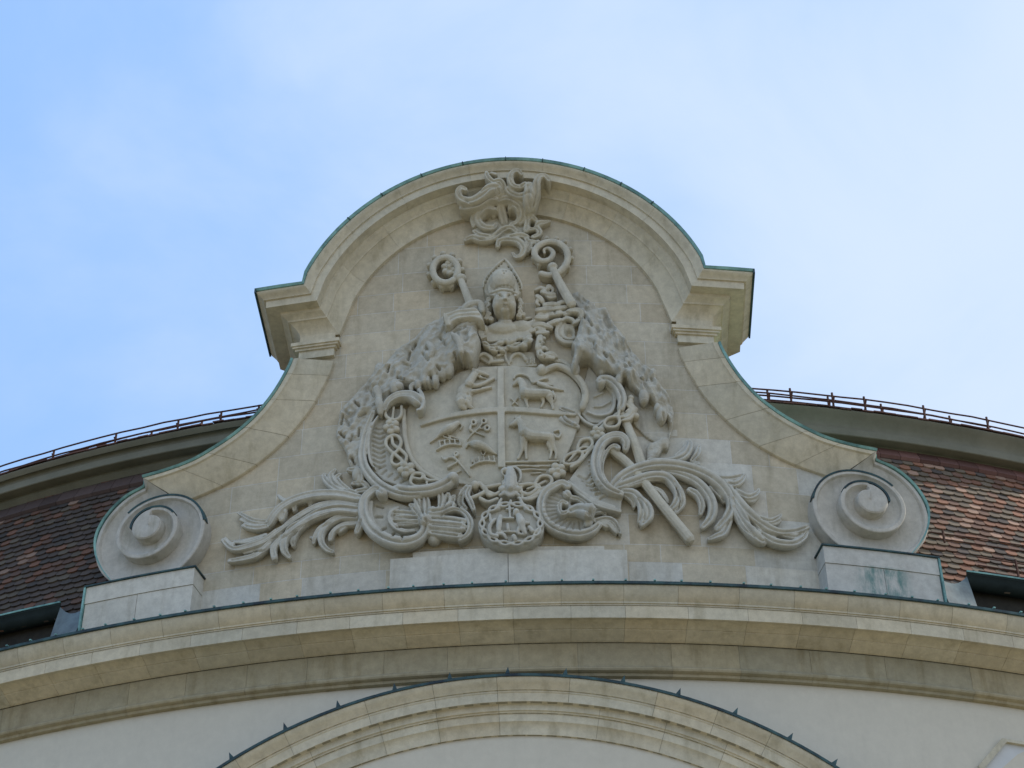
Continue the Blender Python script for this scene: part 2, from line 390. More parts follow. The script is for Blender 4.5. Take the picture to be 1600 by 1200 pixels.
# ---- entablature profile shared by arch and shoulders: (drop from edge, depth)
EP = [(0, -.85), (0, .545), (.022, .55), (.04, .54), (.06, .515), (.085, .485), (.105, .472), (.112, .472), (.112, .445), (.125, .445), (.22, .44), (.226, .44), (.222, .29), (.24, .285), (.262, .275), (.285, .235), (.315, .205), (.34, .20), (.34, .185), (.36, .155), (.40, .115), (.45, .08), (.50, .062), (.545, .055), (.548, .0), (.56, -.02)]
EPs = EP[:-2]+[(.515, .055), (.52, -.02)]
def sweep_path(mb, path, normals, prof, tint, close=True):
    rows = []
    for (s, z), (ns, nz_) in zip(path, normals):
        rows.append([P3(s+ns*n_, z+nz_*n_, d) for n_, d in prof])
    mb.strip(rows, tint, close=close, cap=close)
def miter(n1, n2):
    d = 1+n1[0]*n2[0]+n1[1]*n2[1]; return ((n1[0]+n2[0])/d, (n1[1]+n2[1])/d)
na = [(-sin(a), -cos(a)) for a in np.linspace(-ang0, ang0, 61)]
mL = miter(na[0], (0, -1)); mR = miter(na[-1], (0, -1))
na[0] = mL; na[-1] = mR
tr = MB(); tj = MB()
# arch voussoirs: outer and inner rings jointed apart
def ring(lo, hi, prof, cuts, e=.0018):
    for i0, i1 in zip(cuts[:-1], cuts[1:]):
        ps = arch[i0:i1+1]; nn = na[i0:i1+1]
        # shrink the ends to leave a joint
        p0 = (lerp(ps[0][0], ps[1][0], .012), lerp(ps[0][1], ps[1][1], .012)) if i0 else ps[0]
        p1 = (lerp(ps[-1][0], ps[-2][0], .012), lerp(ps[-1][1], ps[-2][1], .012)) if i1 < 60 else ps[-1]
        ps = [p0]+list(ps[1:-1])+[p1]
        sweep_path(tr, ps, nn, prof, rt(.95, 1.05, .02))
outer = EP[:12]+[(.226, -.85)]; inner = [(.226, -.85)]+EP[12:]+[(.56, -.85)]
ring(0, 60, outer, [0, 9, 17, 26, 35, 42, 50, 60])
ring(0, 60, inner, [0, 5, 13, 21, 33, 39, 46, 54, 60])
sweep_path(tj, arch, na, [(n_-.004 if n_ else .006, d-.005 if d > 0 else d) for n_, d in EP], (1, 1, 1))
# shoulders with returns running back
CE = 3.29
for sg in (-1, 1):
    rows = []
    mm = mR if sg > 0 else mL
    for kind in ('in', 'mid', 'out', 'back'):
        r_ = []
        for n_, d in EPs:
            if kind == 'in': r_.append(P3(sg*2.64+mm[0]*n_, 18.79+mm[1]*n_, d))
            elif kind == 'mid': r_.append(P3(sg*max(2.95, 2.9), 18.79-n_, d) if False else P3(sg*(2.64+abs(mm[0])*n_*.0+.35 if n_ < .3 else 2.95), 18.79-n_, d))
            elif kind == 'out': r_.append(P3(sg*(CE-(.55-max(d, -.02))), 18.79-n_, d))
            else: r_.append(P3(sg*(CE-(.55-max(d, -.02))), 18.79-n_, d)+Vector((0, 1.35+d*0, 0)))
        rows.append(r_)
    rows = [rows[0], rows[2], rows[3]]
    tr.strip(rows, rt(.97, 1.03, .02), close=True, cap=True)
tr.build('arch_cornice', M_TRIM, GAB, True, 25)
tj.build('arch_joint', M_JOINT, GAB)
# ---- necking block, astragal and lower neck under each shoulder
for sg in (-1, 1):
    nb = MB()
    def bx(a_, b_, z0, z1, d1, t_=1.0):
        lo, hi = sorted((sg*a_, sg*b_)); nb.box(lo, hi, z0, z1, -.85, d1, tuple(x*t_ for x in rt(1.0, 1.05, .02)))
    bx(2.31, 2.80, 18.115, 18.285, .06)
    bx(2.23, 2.90, 18.075, 18.13, .135); bx(2.25, 2.88, 18.045, 18.075, .115); bx(2.28, 2.85, 18.01, 18.045, .09)
    bx(2.31, 2.80, 17.885, 18.01, .065)
    nb.build('pilaster_neck', M_TRIM, GAB, True, 25)
# ---- swept bands
for sg in (-1, 1):
    bd = MB(); cuts = [0, 9, 17, 25, 34, 43, len(SWs)-1]
    nI = len(INs)-1; nS = len(SWs)-1
    def at(lst, u):
        u = min(max(u, 0), len(lst)-1-1e-6); i = int(u); f_ = u-i; return (lerp(lst[i][0], lst[i+1][0], f_), lerp(lst[i][1], lst[i+1][1], f_))
    def row(t, e=0.0):
        o = at(SWs, t*nS); i = at(INs, t*nI)
        def q(w_, d): return P3(sg*lerp(o[0], i[0], w_), lerp(o[1], i[1], w_), d-e)
        return [q(0, -.85), q(0, .265), q(.03, .27), q(.14, .262), q(.16, .245), q(.175, .235), q(.6, .14), q(.95, .055), q(.985, .045), q(1.0-e*1.5, .03), q(1.0-e*1.5, -.02)]
    cs = [0, .16, .33, .5, .66, .83, 1.0]
    for c0, c1 in zip(cs[:-1], cs[1:]):
        e0 = .0012 if c0 else 0; rows = [row(t) for t in np.linspace(c0+e0, c1-.0012, 9)]
        bd.strip(rows, rt(.97, 1.04, .02), cap=True)
    bd.build('swept_band', M_TRIM, GAB, True, 30)
    jn = MB(); jn.strip([row(t, .004) for t in np.linspace(0, 1, 50)], cap=True); jn.build('band_joint', M_JOINT, GAB)
# ---- volutes
tk = [0, 73, 163, 253, 343, 433, 523, 613, 703, 793, 883, 973, 1063]
rk = [.80, .84, .80, .70, .50, .50, .44, .37, .285, .255, .21, .18, .16]
def rv(t):
    p = [t_ for t_ in tk]; i = max(0, min(len(tk)-2, int(np.searchsorted(tk, t, side='right'))-1)); f_ = (t-tk[i])/(tk[i+1]-tk[i])
    f_ = f_; g0 = rk[max(0, i-1)]; g1 = rk[i]; g2 = rk[i+1]; g3 = rk[min(len(rk)-1, i+2)]
    return .5*((2*g1)+(-g0+g2)*f_+(2*g0-5*g1+4*g2-g3)*f_*f_+(-g0+3*g1-3*g2+g3)*f_**3)
def hv(t): return .17+.09*min(t, 720)/360+.03*max(0, t-720)/360
for sg in (-1, 1):
    vb = MB(); rows = []
    TT = np.arange(0, 1064, 6)
    for t in TT:
        an = radians(73-t); ro = rv(t); h = hv(t)
        ri = rv(t+360) if t+360 <= 1063 else 0.0
        back = -.85 if t < 360 else hv(t-360)-.13
        pr = [(ro, back), (ro, h-.008), (ro-.010, h), (ro-.05, h), (ro-.06, h-.012), (ro-.07, h-.035)]
        if ri > 0: pr += [(lerp(ro-.07, ri, .35), h-.07), (lerp(ro-.07, ri, .7), h-.085), (ri-.02, h-.085)]
        else: pr = [(ro, back), (ro-.015, h-.01), (ro-.03, h), (ro*.55, h+.0), (ro*.3, h), (0, h)]; pr = pr[:3]+[(ro*.85, h+.003), (ro*.7, h+.004), (ro*.6, h+.004), (ro*.4, h+.004), (ro*.2, h+.004), (0, h+.004)]
        rows.append([P3(sg*(VC[0]+r_*cos(an)), VC[1]+r_*sin(an), d) for r_, d in pr])
    vb.strip(rows, (1, 1, 1.02))
    bo, bi = SWs[-1], INs[-1]; an = radians(73); vo = (VC[0]+.80*cos(an), VC[1]+.80*sin(an)); vi = (VC[0]+rv(360)*cos(an), VC[1]+rv(360)*sin(an)-.02)
    mid = []
    for k_ in range(7):
        f_ = k_/6; o_ = (lerp(bo[0], vo[0], f_), lerp(bo[1], vo[1], f_)); i_ = (lerp(bi[0], vi[0], f_)-.0, lerp(bi[1]-.02, vi[1], f_))
        mid.append([P3(sg*lerp(o_[0], i_[0], w_), lerp(o_[1], i_[1], w_), d_) for w_, d_ in ((0, -.5), (0, lerp(.26, .17, f_)), (.05, lerp(.268, .172, f_)), (.14, lerp(.26, .17, f_)), (.18, lerp(.235, .135, f_)), (.6, lerp(.14, .09, f_)), (1, lerp(.05, .09, f_)), (1, 0))])
    vb.strip(mid, (1, 1, 1))
    vb.build('volute', M_VOL, GAB, True, 35)
    # copper caps over the upper edges of the spiral
    cc_ = MB()
    for t0, t1 in ((255, 392), (640, 790)):
        rows = []
        for t in np.linspace(t0, t1, 24):
            an = radians(73-t); ro = rv(t); h = hv(t)
            k_ = .012
            rows.append([P3(sg*(VC[0]+r_*cos(an)), VC[1]+r_*sin(an), d) for r_, d in ((ro+.003, h-.10), (ro+.003, h-.0), (ro-.006, h+.008), (ro-.016, h+.004), (ro+.012, h+.010), (ro+.012, h-.10))])
        cc_.strip(rows, close=True, cap=True)
    cc_.build('volute_flashing', M_COPPER_DK, GAB)
# ---- copper ribbon along the silhouette
def ribbon(path, dfront, th=.03, lip=.035, sgn=1, back=-.85):
    m_ = MB(); rows = []
    for i, (s, z) in enumerate(path):
        p0 = path[max(0, i-1)]; p1 = path[min(len(path)-1, i+1)]
        tx, tz = p1[0]-p0[0], p1[1]-p0[1]; L = hypot(tx, tz) or 1; nx, nz_ = -tz/L*sgn, tx/L*sgn
        rows.append([P3(s+nx*o_, z+nz_*o_, d) for o_, d in ((.002, back), (.002, dfront), (-lip, dfront), (-lip, dfront+.012), (th, dfront+.03), (th, back))])
    m_.strip(rows, close=True, cap=True); return m_
top = [(-3.31, 18.79), (-2.95, 18.79)]+arch+[(2.95, 18.79), (3.31, 18.79)]
ribbon(top, .55, .035, .0, 1).build('arch_flashing', M_COPPER, GAB)
for aa in (-.83, -.62, -.40, -.19, .02, .20, .41, .61, .80):
    m_ = MB(); m_.strip([[P3(AC[0]+(AR+o_)*sin(aa+q), AC[1]+(AR+o_)*cos(aa+q), d) for o_, d in ((-.004, .56), (-.004, .588), (.041, .588), (.041, -.6))] for q in (-.002, .002)], close=True, cap=True)
    m_.build('flashing_seam', M_COPPER_DK, GAB)
for sg in (-1, 1):
    m_ = MB(); lo, hi = sorted((sg*3.285, sg*3.31)); q0 = [P3(u, z, .578) for u in (lo, hi) for z in (18.75, 18.825)]; m_.strip([[q0[0], q0[1], q0[3], q0[2]], [v+Vector((0, 1.4, 0)) for v in (q0[0], q0[1], q0[3], q0[2])]], close=True, cap=True); m_.build('shoulder_flashing', M_COPPER_DK, GAB)
    VOLs = [tuple(q) for q in catmull([(4.76, 16.18)]+VOL, 4)]
    ribbon([(q[0]*sg, q[1]) for q in SWs], .268, .028, .0, -1 if sg < 0 else 1).build('side_flashing', M_COPPER, GAB)
    ribbon([(q[0]*sg, q[1]) for q in VOLs], .178, .022, .0, -1 if sg < 0 else 1).build('side_flashing', M_COPPER, GAB)
# ---- plinth blocks
pb = MB()
pb.box(-1.42, .02, 13.8, 14.50, 0.001, .12, GREY); pb.box(.027, 1.47, 13.8, 14.52, 0.001, .12, tuple(x*1.04 for x in GREY))
pb.box(-1.15, 1.2, 14.50, 14.60, .002, .08, GREY)
pb.build('central_plinth', M_BLOCK, GAB)
for sg in (-1, 1):
    pb = MB()
    def bx2(a_, b_, z0, z1, d1, tn):
        lo, hi = sorted((sg*a_, sg*b_)); pb.box(lo, hi, z0, z1, -.6, d1, tn)
    bx2(3.86, 5.33, 14.36, 14.60, .30, tuple(x*1.02 for x in GREY)); bx2(3.865, 4.6, 13.8, 14.355, .29, GREY); bx2(4.606, 5.325, 13.8, 14.355, .29, tuple(x*.97 for x in GREY))
    pb.build('volute_plinth', M_STAIN if sg > 0 else M_BLOCK, GAB)
    pf = MB(); lo, hi = sorted((sg*3.84, sg*5.355)); pf.box(lo, hi, 14.602, 14.622, -.6, .325)
    pf.build('plinth_flashing', M_COPPER_DK, GAB)
    pf = MB(); lo, hi = sorted((sg*5.335, sg*5.36)); pf.box(lo, hi, 13.85, 14.60, -.6, .32); pf.build('plinth_side_flashing', M_COPPER, GAB)
    ls = MB()   # dressed lead apron between plinth and gutter
    rows = []
    for i in range(9):
        u = i/8; dip = .12*sin(pi*u)
        rows.append([P3(sg*(5.36+.42*u), z, d) for z, d in ((13.80, .40-.05*u), (14.0, .33-.06*u), (14.42-dip+.08*u, .16+.03*sin(pi*u)), (14.42-dip+.08*u, .12))])
    ls.strip(rows); ls.build('lead_apron', M_LEAD, GAB, True)

# ================================================================== ROOF
FL = .0033
def PR(s, z, d): return P3(s, z, d+FL*s*s)
ROOF = empty('mansard_roof', PR(0, 14.3, -1.0), 'steep roof of scalloped clay tiles under a dark eaves band, behind the gable', 'roof')
E0 = (-.10, 14.42); E1 = (-1.25, 17.42)     # tile slope foot and head (d, z)
rs = MB(); rs.strip([[PR(s, z, d) for d, z in ((E0[0]-.06, 13.7), (E0[0]-.06, E0[1]), (E1[0]-.05, E1[1]), (-1.4, 17.9), (-1.7, 17.9))] for s in np.arange(-13, 13.01, .4)])
rs.build('roof_boarding', M_DARK, ROOF)
for sg in (-1, 1):
    tl = MB(); L = hypot(E1[0]-E0[0], E1[1]-E0[1]); ud, uz = (E1[0]-E0[0])/L, (E1[1]-E0[1])/L
    nd, nz2 = uz, -ud; EXP = .125; TW = .165
    nr = int(L/EXP)
    for r_ in range(nr+1):
        for c_ in range(int((11-4.2)/TW)):
            s0 = 4.2+(c_+(.5 if r_ % 2 else 0))*TW; ww = TW/2-.003
            k0 = r_*EXP+random.uniform(-.008, .008)-.06; ln = .24
            tz = random.random()
            if tz < .20: tn = (.24, .115, .07)
            elif tz < .42: tn = (.17, .095, .065)
            elif tz < .78: tn = (.15, .115, .08)
            elif tz < .94: tn = (.09, .072, .06)
            else: tn = (.32, .20, .14)
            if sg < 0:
                tn = tuple(x*y for x, y in zip(tn, (.60, .62, .62)))  # left slope faces away from the sun; its shade is painted into the tiles
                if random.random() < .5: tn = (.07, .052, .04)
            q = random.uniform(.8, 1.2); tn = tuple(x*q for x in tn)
            th = .022; lift = random.uniform(.0, .006)
            outl = [(-ww, .0+.035), (-ww*.75, .012), (-ww*.35, 0), (ww*.35, 0), (ww*.75, .012), (ww, .035), (ww, ln), (-ww, ln)]
            vs = []
            for h_ in (0, th):
                for x_, y_ in outl:
                    off = .044*(1-y_/ln)+h_+lift*(1 if x_ > 0 else .4)
                    k = k0+y_
                    vs.append(PR(sg*(s0+x_), E0[1]+uz*k+nz2*off, E0[0]+ud*k+nd*off))
            n = 8
            fs = [tuple(range(n, 2*n))]+[(j, (j+1) % n, (j+1) % n+n, j+n) for j in range(n-2)]
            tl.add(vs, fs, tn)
    # larger head course under the eaves band
    for c_ in range(22):
        s0 = 4.2+c_*.31; q = random.uniform(.6, 1.2); tn = (.17*q, .085*q, .07*q) if sg > 0 else (.09*q, .06*q, .05*q)  # left head course tinted darker too, shade put into its colour
        rows = [[PR(sg*(s0+x_), z_, d_) for z_, d_ in ((17.09, -1.02), (17.05, -1.05), (17.27, -1.15), (17.31, -1.13))] for x_ in (.004, .15, .306)]
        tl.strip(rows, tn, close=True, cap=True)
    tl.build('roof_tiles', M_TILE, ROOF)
# eaves band
ep = [(-1.4, 17.63), (-.83, 17.63), (-.82, 17.61), (-.825, 17.60), (-.87, 17.55), (-.925, 17.48), (-.945, 17.42), (-.945, 17.385), (-.925, 17.375), (-.92, 17.27), (-.93, 17.26), (-1.02, 17.255), (-1.02, 17.27), (-1.10, 17.27), (-1.10, 17.22), (-1.16, 17.16), (-1.4, 17.16)]
def el(s): return min(1, max(0, -s/4))
eb = MB(); rows = [[PR(s, z+el(s)*(.07+(.11 if z < 17.5 else 0)), d) for d, z in ep] for s in np.arange(-13, 13.01, .4)]
eb.strip(rows, close=True, cap=True); eb.build('eaves_band', M_BAND, ROOF, True, 30)
ut = MB()
for c_ in range(int(22/.17)):
    s0 = -11+c_*.17; q = random.uniform(.5, 1.2)
    j = random.uniform(-.012, .012)
    ut.strip([[PR(s0+x_, z_+j+el(s0+x_)*.07, d_) for z_, d_ in ((17.632, -.805), (17.652, -.805), (17.93, -1.75), (17.90, -1.75))] for x_ in (.0, .165)], (.13*q, .065*q, .05*q), close=True, cap=True)
ut.build('upper_roof_edge', M_TILE, ROOF)
us_ = MB(); us_.strip([[PR(s, z, d) for d, z in ((-1.0, 17.66), (-8.0, 19.6))] for s in np.arange(-13, 13.01, .4)]); us_.build('upper_roof', M_DARK, ROOF)
# gutters
for sg, lab in ((-1, 'dark copper gutter at the foot of the shaded roof, left of the gable'), (1, 'dark copper gutter at the foot of the sunlit roof, right of the gable')):
    gm = MB(); gp = [(.06+.10*cos(t), 14.53+.13*sin(t)) for t in np.linspace(pi, 2*pi, 9)]+[(.17, 14.56), (.185, 14.56), (.185, 14.53)]+[(.06+.115*cos(t), 14.52+.145*sin(t)) for t in np.linspace(2*pi, pi, 9)]
    gp = [(d-.12, z) for d, z in gp]
    rows = [[PR(sg*s, z, d) for d, z in gp] for s in np.arange(5.78, 12, .3)]
    gm.strip(rows, close=True, cap=True)
    go = gm.build('gutter', M_GUTTER, None, True, 40); tag(go, lab, 'gutter')
    gl = MB(); gl.strip([[PR(sg*s, z, d) for z, d in ((14.555, .055), (14.578, .055), (14.578, .075), (14.555, .075))] for s in np.arange(5.78, 12, .3)], close=True, cap=True)
    gl.build('rolled_lip', M_COPPER, go)
# snow guard rails on the upper roof and the lower slope
def rail(sgn, s0, s1, posts, lines, lab, r=.013, double=True):
    root = empty('snow_guard_rail', PR(sgn*(s0+s1)/2, lines[0][1], lines[0][0]), lab, 'snow guard rail')
    for d, z in lines:
        m_ = MB(); ss = np.arange(s0, s1+.01, .35)
        jz = [random.uniform(-.008, .008) for _ in ss]
        for i in range(len(ss)-1):
            m_.bar(PR(sgn*ss[i], z+jz[i]+(.05 if sgn < 0 else 0), d), PR(sgn*ss[i+1], z+jz[i+1]+(.05 if sgn < 0 else 0), d), r, 5)
        m_.build('rail', M_RUST, root)
    zt = max(z for d, z in lines); 
    for u in posts:
        m_ = MB(); dl = lines[0][0]
        m_.bar(PR(sgn*u, 17.66 if zt > 16 else lines[-1][1]-.05, dl), PR(sgn*(u+.0), zt+.05, dl), .017, 5)
        if zt > 16: m_.bar(PR(sgn*(u+.03), zt, dl), PR(sgn*(u+.03), 17.74, dl-.22), .013, 5)
        m_.build('post', M_RUST, root)
for sgn, w_ in ((-1, 'left'), (1, 'right')):
    po = [3.4, 4.2, 4.85, 5.35, 6.3, 7.35, 8.4, 9.4] if sgn > 0 else [3.3, 3.8, 4.4, 5.1, 6.15, 7.25, 8.4, 9.4]
    rail(sgn, 2.9, 10, po, [(-1.1, 18.07), (-1.1, 17.96), (-1.1, 17.85)], 'rusty iron snow guard rail along the roof edge, %s of the gable' % w_)
    rail(sgn, 2.7, 8.0, [3.2, 4.1, 5.1, 6.0, 7.2], [(-1.75, 18.52), (-1.75, 18.40), (-1.75, 18.28)], 'rusty snow guard rail set farther back on the upper roof, ending %s of the gable' % w_)
rail(1, 5.55, 9, [5.75, 7.6], [(-.28, 15.35), (-.28, 15.26)], 'thin rusty snow guard rail halfway down the sunlit tile slope', .008)
rail(1, 6.0, 9, [6.55, 8.4], [(-.02, 14.86), (-.02, 14.74), (-.02, 14.65)], 'rusty snow guard rail just above the gutter on the sunlit tile slope', .010)

# ================================================================== CARVING ENGINE
REG = {'A': (640, 240, 4.2867), 'B': (500, 440, 4.2867), 'C': (780, 440, 4.2867), 'D': (500, 640, 5), 'E': (780, 640, 5), 'F': (320, 660, 5),
       'G': (960, 640, 4.615), 'H': (620, 540, 5.333), 'K': (520, 560, 6), 'M': (880, 560, 6), 'N': (720, 710, 7.5), 'Q': (800, 440, 7.5), 'S': (700, 470, 10), 'T': (740, 390, 10.91), 'X': (0, 0, 1)}
def rr(reg, x, y): q = REG[reg]; return q[0]+x/q[2], q[1]+y/q[2]
def rs_(reg, r): return r/REG[reg][2]
class Carve(MB):
    """relief carving: strokes, bosses and slabs rooted in the wall, later fused into one stone surface"""
    def __init__(s, reg='X', base=.03, k=.75): super().__init__(); s.gr = 0.0; s.crease = 0; s.rsc = 1.0; s.bulge = None; s.reg = reg; s.base = base; s.k = k; s.marks = []
    def st(s, pts, base=None, k=None, reg=None, closed=False, root=True, n=5, flat=1.0, dfun=None, gr=None):
        gr = s.gr if gr is None else gr
        reg = reg or s.reg; base = s.base if base is None else base; k = s.k if k is None else k
        P = []
        for p in pts:
            x, y = rr(reg, p[0], p[1]); r = rs_(reg, p[2])*PM*.97*s.rsc
            d = (p[3] if len(p) > 3 else base+r*k)
            if len(p) <= 3: d *= 1.2
            if dfun: d += dfun(x, y)
            if s.bulge: d += s.bulge(x, y)
            P.append((x, y, d, r))
        C_ = catmull(P, n, closed)
        if s.crease and max(c[3] for c in C_) > .036 and not closed:
            dv = s.crease
            s.marks.append((np.array([(c[0], c[1]-.25*c[3]/PM) for c in C_[1:-1]]), max(1.1, .16*max(c[3] for c in C_)/PM), -dv))
        pos = [PX(c[0], c[1], c[2]) for c in C_]; L = len(C_); rows = []; SEG = 16 if gr else 10
        for i in range(L):
            if closed: t = pos[(i+1) % L]-pos[i-1]
            else: t = pos[min(L-1, i+1)]-pos[max(0, i-1)]
            t.normalize(); x_, y_ = pos[i].x, pos[i].y
            nn = Vector((x_, y_-R, 0)).normalized()
            bb = t.cross(nn)
            if bb.length < 1e-3: bb = Vector((1, 0, 0))
            bb.normalize(); r = max(C_[i][3], .004); d = C_[i][2]
            row = []
            for q in range(SEG):
                a = 2*pi*q/SEG+pi/SEG; ca, sa = cos(a), sin(a)
                hgt = sa*r*flat
                if gr and sa > 0: hgt *= (1+.18*gr)-gr*exp(-((ca-.12)/.34)**2)
                if root and sa < 0: hgt = sa*max(r*.6, d+.02)
                row.append(pos[i]+bb*(ca*r*(.68 if (root and sa < -.25) else 1))+nn*hgt)
            rows.append(row)
        if not closed:
            # rounded ends
            for e, sgn in ((0, -1), (-1, 1)):
                c = pos[e]; t = (pos[1]-pos[0] if e == 0 else pos[-1]-pos[-2]).normalized(); r = max(C_[e][3], .004)
                rw = [c+(v-c)*.6+t*sgn*r*.7 for v in rows[e]]
                if e == 0: rows.insert(0, rw)
                else: rows.append(rw)
            s.strip(rows, close=True, cap=True)
        else:
            s.strip(rows+[rows[0]], close=True)
    def bl(s, x, y, rx, ry=None, d=None, rn=None, rot=0, reg=None, base=None):
        reg = reg or s.reg; ry = ry or rx; X, Y = rr(reg, x, y); rx = rs_(reg, rx)*PM*1.05; ry = rs_(reg, ry)*PM*1.15
        rn = rn or min(rx, ry); d = (base if base is not None else s.base)+rn*.5 if d is None else d
        if s.bulge: d += s.bulge(X, Y)
        c = PX(X, Y, d); nn = Vector((c.x, c.y-R, 0)).normalized(); zz = Vector((0, 0, 1)); uu = zz.cross(nn)*-1
        uu = nn.cross(zz)*-1
        if uu.x < 0: uu = -uu
        cr_, sr = cos(rot), sin(rot); A_ = uu*cr_-zz*sr; B_ = uu*sr+zz*cr_
        rows = []
        for i in range(9):
            th = pi*i/8; z_ = cos(th); q = max(sin(th), .02)
            row = []
            for j in range(14):
                a = 2*pi*j/14; row.append(c+A_*(rx*q*cos(a))+B_*(ry*q*sin(a))+nn*((rn if z_ > 0 else max(rn*.5, d+.02))*z_))
            rows.append(row)
        s.strip(rows, close=True, cap=True)
    def slab(s, poly, d1, d0=-.02, reg=None, smooth=0, bev=.012):
        reg = reg or s.reg; q = [rr(reg, *p) for p in poly]
        if smooth: q = [tuple(c) for c in catmull(q, smooth, True)]
        sz = [W(x, y, d1) for x, y in q]; n = len(sz)
        cs = sum(p[0] for p in sz)/n; cz = sum(p[1] for p in sz)/n
        def pt(p, d, e):
            L = hypot(p[0]-cs, p[1]-cz) or 1; return P3(p[0]-(p[0]-cs)/L*e, p[1]-(p[1]-cz)/L*e, d)
        vs = [pt(p, d0, 0) for p in sz]+[pt(p, d1-bev, 0) for p in sz]+[pt(p, d1, bev) for p in sz]
        fs = [tuple(range(n-1, -1, -1)), tuple(range(2*n, 3*n))]
        for i in range(n):
            j = (i+1) % n; fs += [(i, j, j+n, i+n), (i+n, j+n, j+2*n, i+2*n)]
        s.add(vs, fs)
    def ribbon(s, A_, B_, h, reg=None):
        """flat raised band between two edge lines, following the bulge of the ground"""
        reg = reg or s.reg; rows = []
        for a, b_ in zip(catmull(A_, 6), catmull(B_, 6)):
            p, q = rr(reg, *a), rr(reg, *b_); d = h+(s.bulge((p[0]+q[0])/2, (p[1]+q[1])/2) if s.bulge else 0)
            w0, w1 = W(p[0], p[1], d), W(q[0], q[1], d)
            rows.append([P3(*w0, -.02), P3(*w0, d-.006), P3(lerp(w0[0], w1[0], .12), lerp(w0[1], w1[1], .12), d), P3(lerp(w0[0], w1[0], .88), lerp(w0[1], w1[1], .88), d), P3(*w1, d-.006), P3(*w1, -.02)])
        s.strip(rows, close=True, cap=True)
    def mark(s, pts, w_, dep, reg=None):
        reg = reg or s.reg; q = [rr(reg, p[0], p[1]) for p in pts]
        q = [tuple(c) for c in catmull(q, 4)] if len(q) > 1 else q
        s.marks.append((np.array(q), rs_(reg, w_), dep))
    def hfield(s, poly, hpts, reg=None, dref=.15, step=1.5, edge=7, tufts=0, flow=(0, 1), amp=.03, seed=1, rough=.0, folds=()):
        reg = reg or s.reg
        q = np.array([rr(reg, *p) for p in poly]); q = np.array([c for c in catmull(q, 4, True)])
        hp = [(*rr(reg, p[0], p[1]), p[2]) for p in hpts]
        x0, y0 = q.min(0)-2; x1, y1 = q.max(0)+2
        gx = np.arange(x0, x1, step); gy = np.arange(y0, y1, step); X, Y = np.meshgrid(gx, gy)
        a = q; b_ = np.roll(q, -1, 0); inside = np.zeros(X.shape, bool); dist = np.full(X.shape, 1e9)
        for (ax, ay), (bx_, by) in zip(a, b_):
            c = (ay > Y) != (by > Y)
            xi = ax+(Y-ay)*(bx_-ax)/((by-ay) if by != ay else 1e-9)
            inside ^= c & (X < xi)
            L2 = (bx_-ax)**2+(by-ay)**2+1e-9; t = np.clip(((X-ax)*(bx_-ax)+(Y-ay)*(by-ay))/L2, 0, 1)
            dist = np.minimum(dist, np.hypot(X-ax-t*(bx_-ax), Y-ay-t*(by-ay)))
        ws = sum(1/((X-p[0])**2+(Y-p[1])**2+60)**1.5 for p in hp)
        Hh = sum(p[2]/((X-p[0])**2+(Y-p[1])**2+60)**1.5 for p in hp)/ws
        rg = np.random.RandomState(seed); T_ = np.zeros(X.shape)
        idx = np.argwhere(inside)
        for k in range(tufts):
            cy, cx = idx[rg.randint(len(idx))]; cx, cy = X[0, cx], Y[cy, 0]
            an = atan2(flow[1], flow[0])+rg.uniform(-.5, .5); L = rg.uniform(3.5, 9); Wd = rg.uniform(1.6, 3.4)
            u = (X-cx)*cos(an)+(Y-cy)*sin(an); v = -(X-cx)*sin(an)+(Y-cy)*cos(an)
            T_ += amp*rg.uniform(-1, 1)*np.exp(-(u/L)**2-np.abs(v/Wd)**1.3)
        for pts, wd, am in folds:
            fp = np.array([c for c in catmull([rr(reg, *p) for p in pts], 6)]); dd = np.full(X.shape, 1e9)
            for (ax, ay), (bx_, by) in zip(fp[:-1], fp[1:]):
                L2 = (bx_-ax)**2+(by-ay)**2+1e-9; t = np.clip(((X-ax)*(bx_-ax)+(Y-ay)*(by-ay))/L2, 0, 1)
                dd = np.minimum(dd, np.hypot(X-ax-t*(bx_-ax), Y-ay-t*(by-ay)))
            T_ += am*np.exp(-(dd/rs_(reg, wd))**2)
        prof = np.clip(dist/edge, 0, 1); prof = .45+.55*np.sqrt(1-(1-prof)**2)
        Hh = np.maximum(.02, Hh*prof+T_*np.clip(dist/4, .3, 1))
        ny, nx = X.shape; vid = {}; vs = []; fs = []
        def gv(i, j):
            if (i, j) not in vid:
                sz = W(X[i, j], Y[i, j], dref); vid[(i, j)] = len(vs)
                vs.append(P3(sz[0], sz[1], float(Hh[i, j]))); vs.append(P3(sz[0], sz[1], -.02))
            return vid[(i, j)]
        cell = inside[:-1, :-1] & inside[1:, :-1] & inside[:-1, 1:] & inside[1:, 1:]
        for i, j in np.argwhere(cell):
            a0, b0, c0, d0_ = gv(i, j), gv(i, j+1), gv(i+1, j+1), gv(i+1, j)
            fs.append((a0, b0, c0, d0_)); fs.append((d0_+1, c0+1, b0+1, a0+1))
            if i == 0 or not cell[i-1, j]: fs.append((a0, a0+1, b0+1, b0))
            if i == ny-2 or not cell[i+1, j]: fs.append((d0_, c0, c0+1, d0_+1))
            if j == 0 or not cell[i, j-1]: fs.append((a0, d0_, d0_+1, a0+1))
            if j == nx-2 or not cell[i, j+1]: fs.append((b0, b0+1, c0+1, c0))
        s.add(vs, fs)
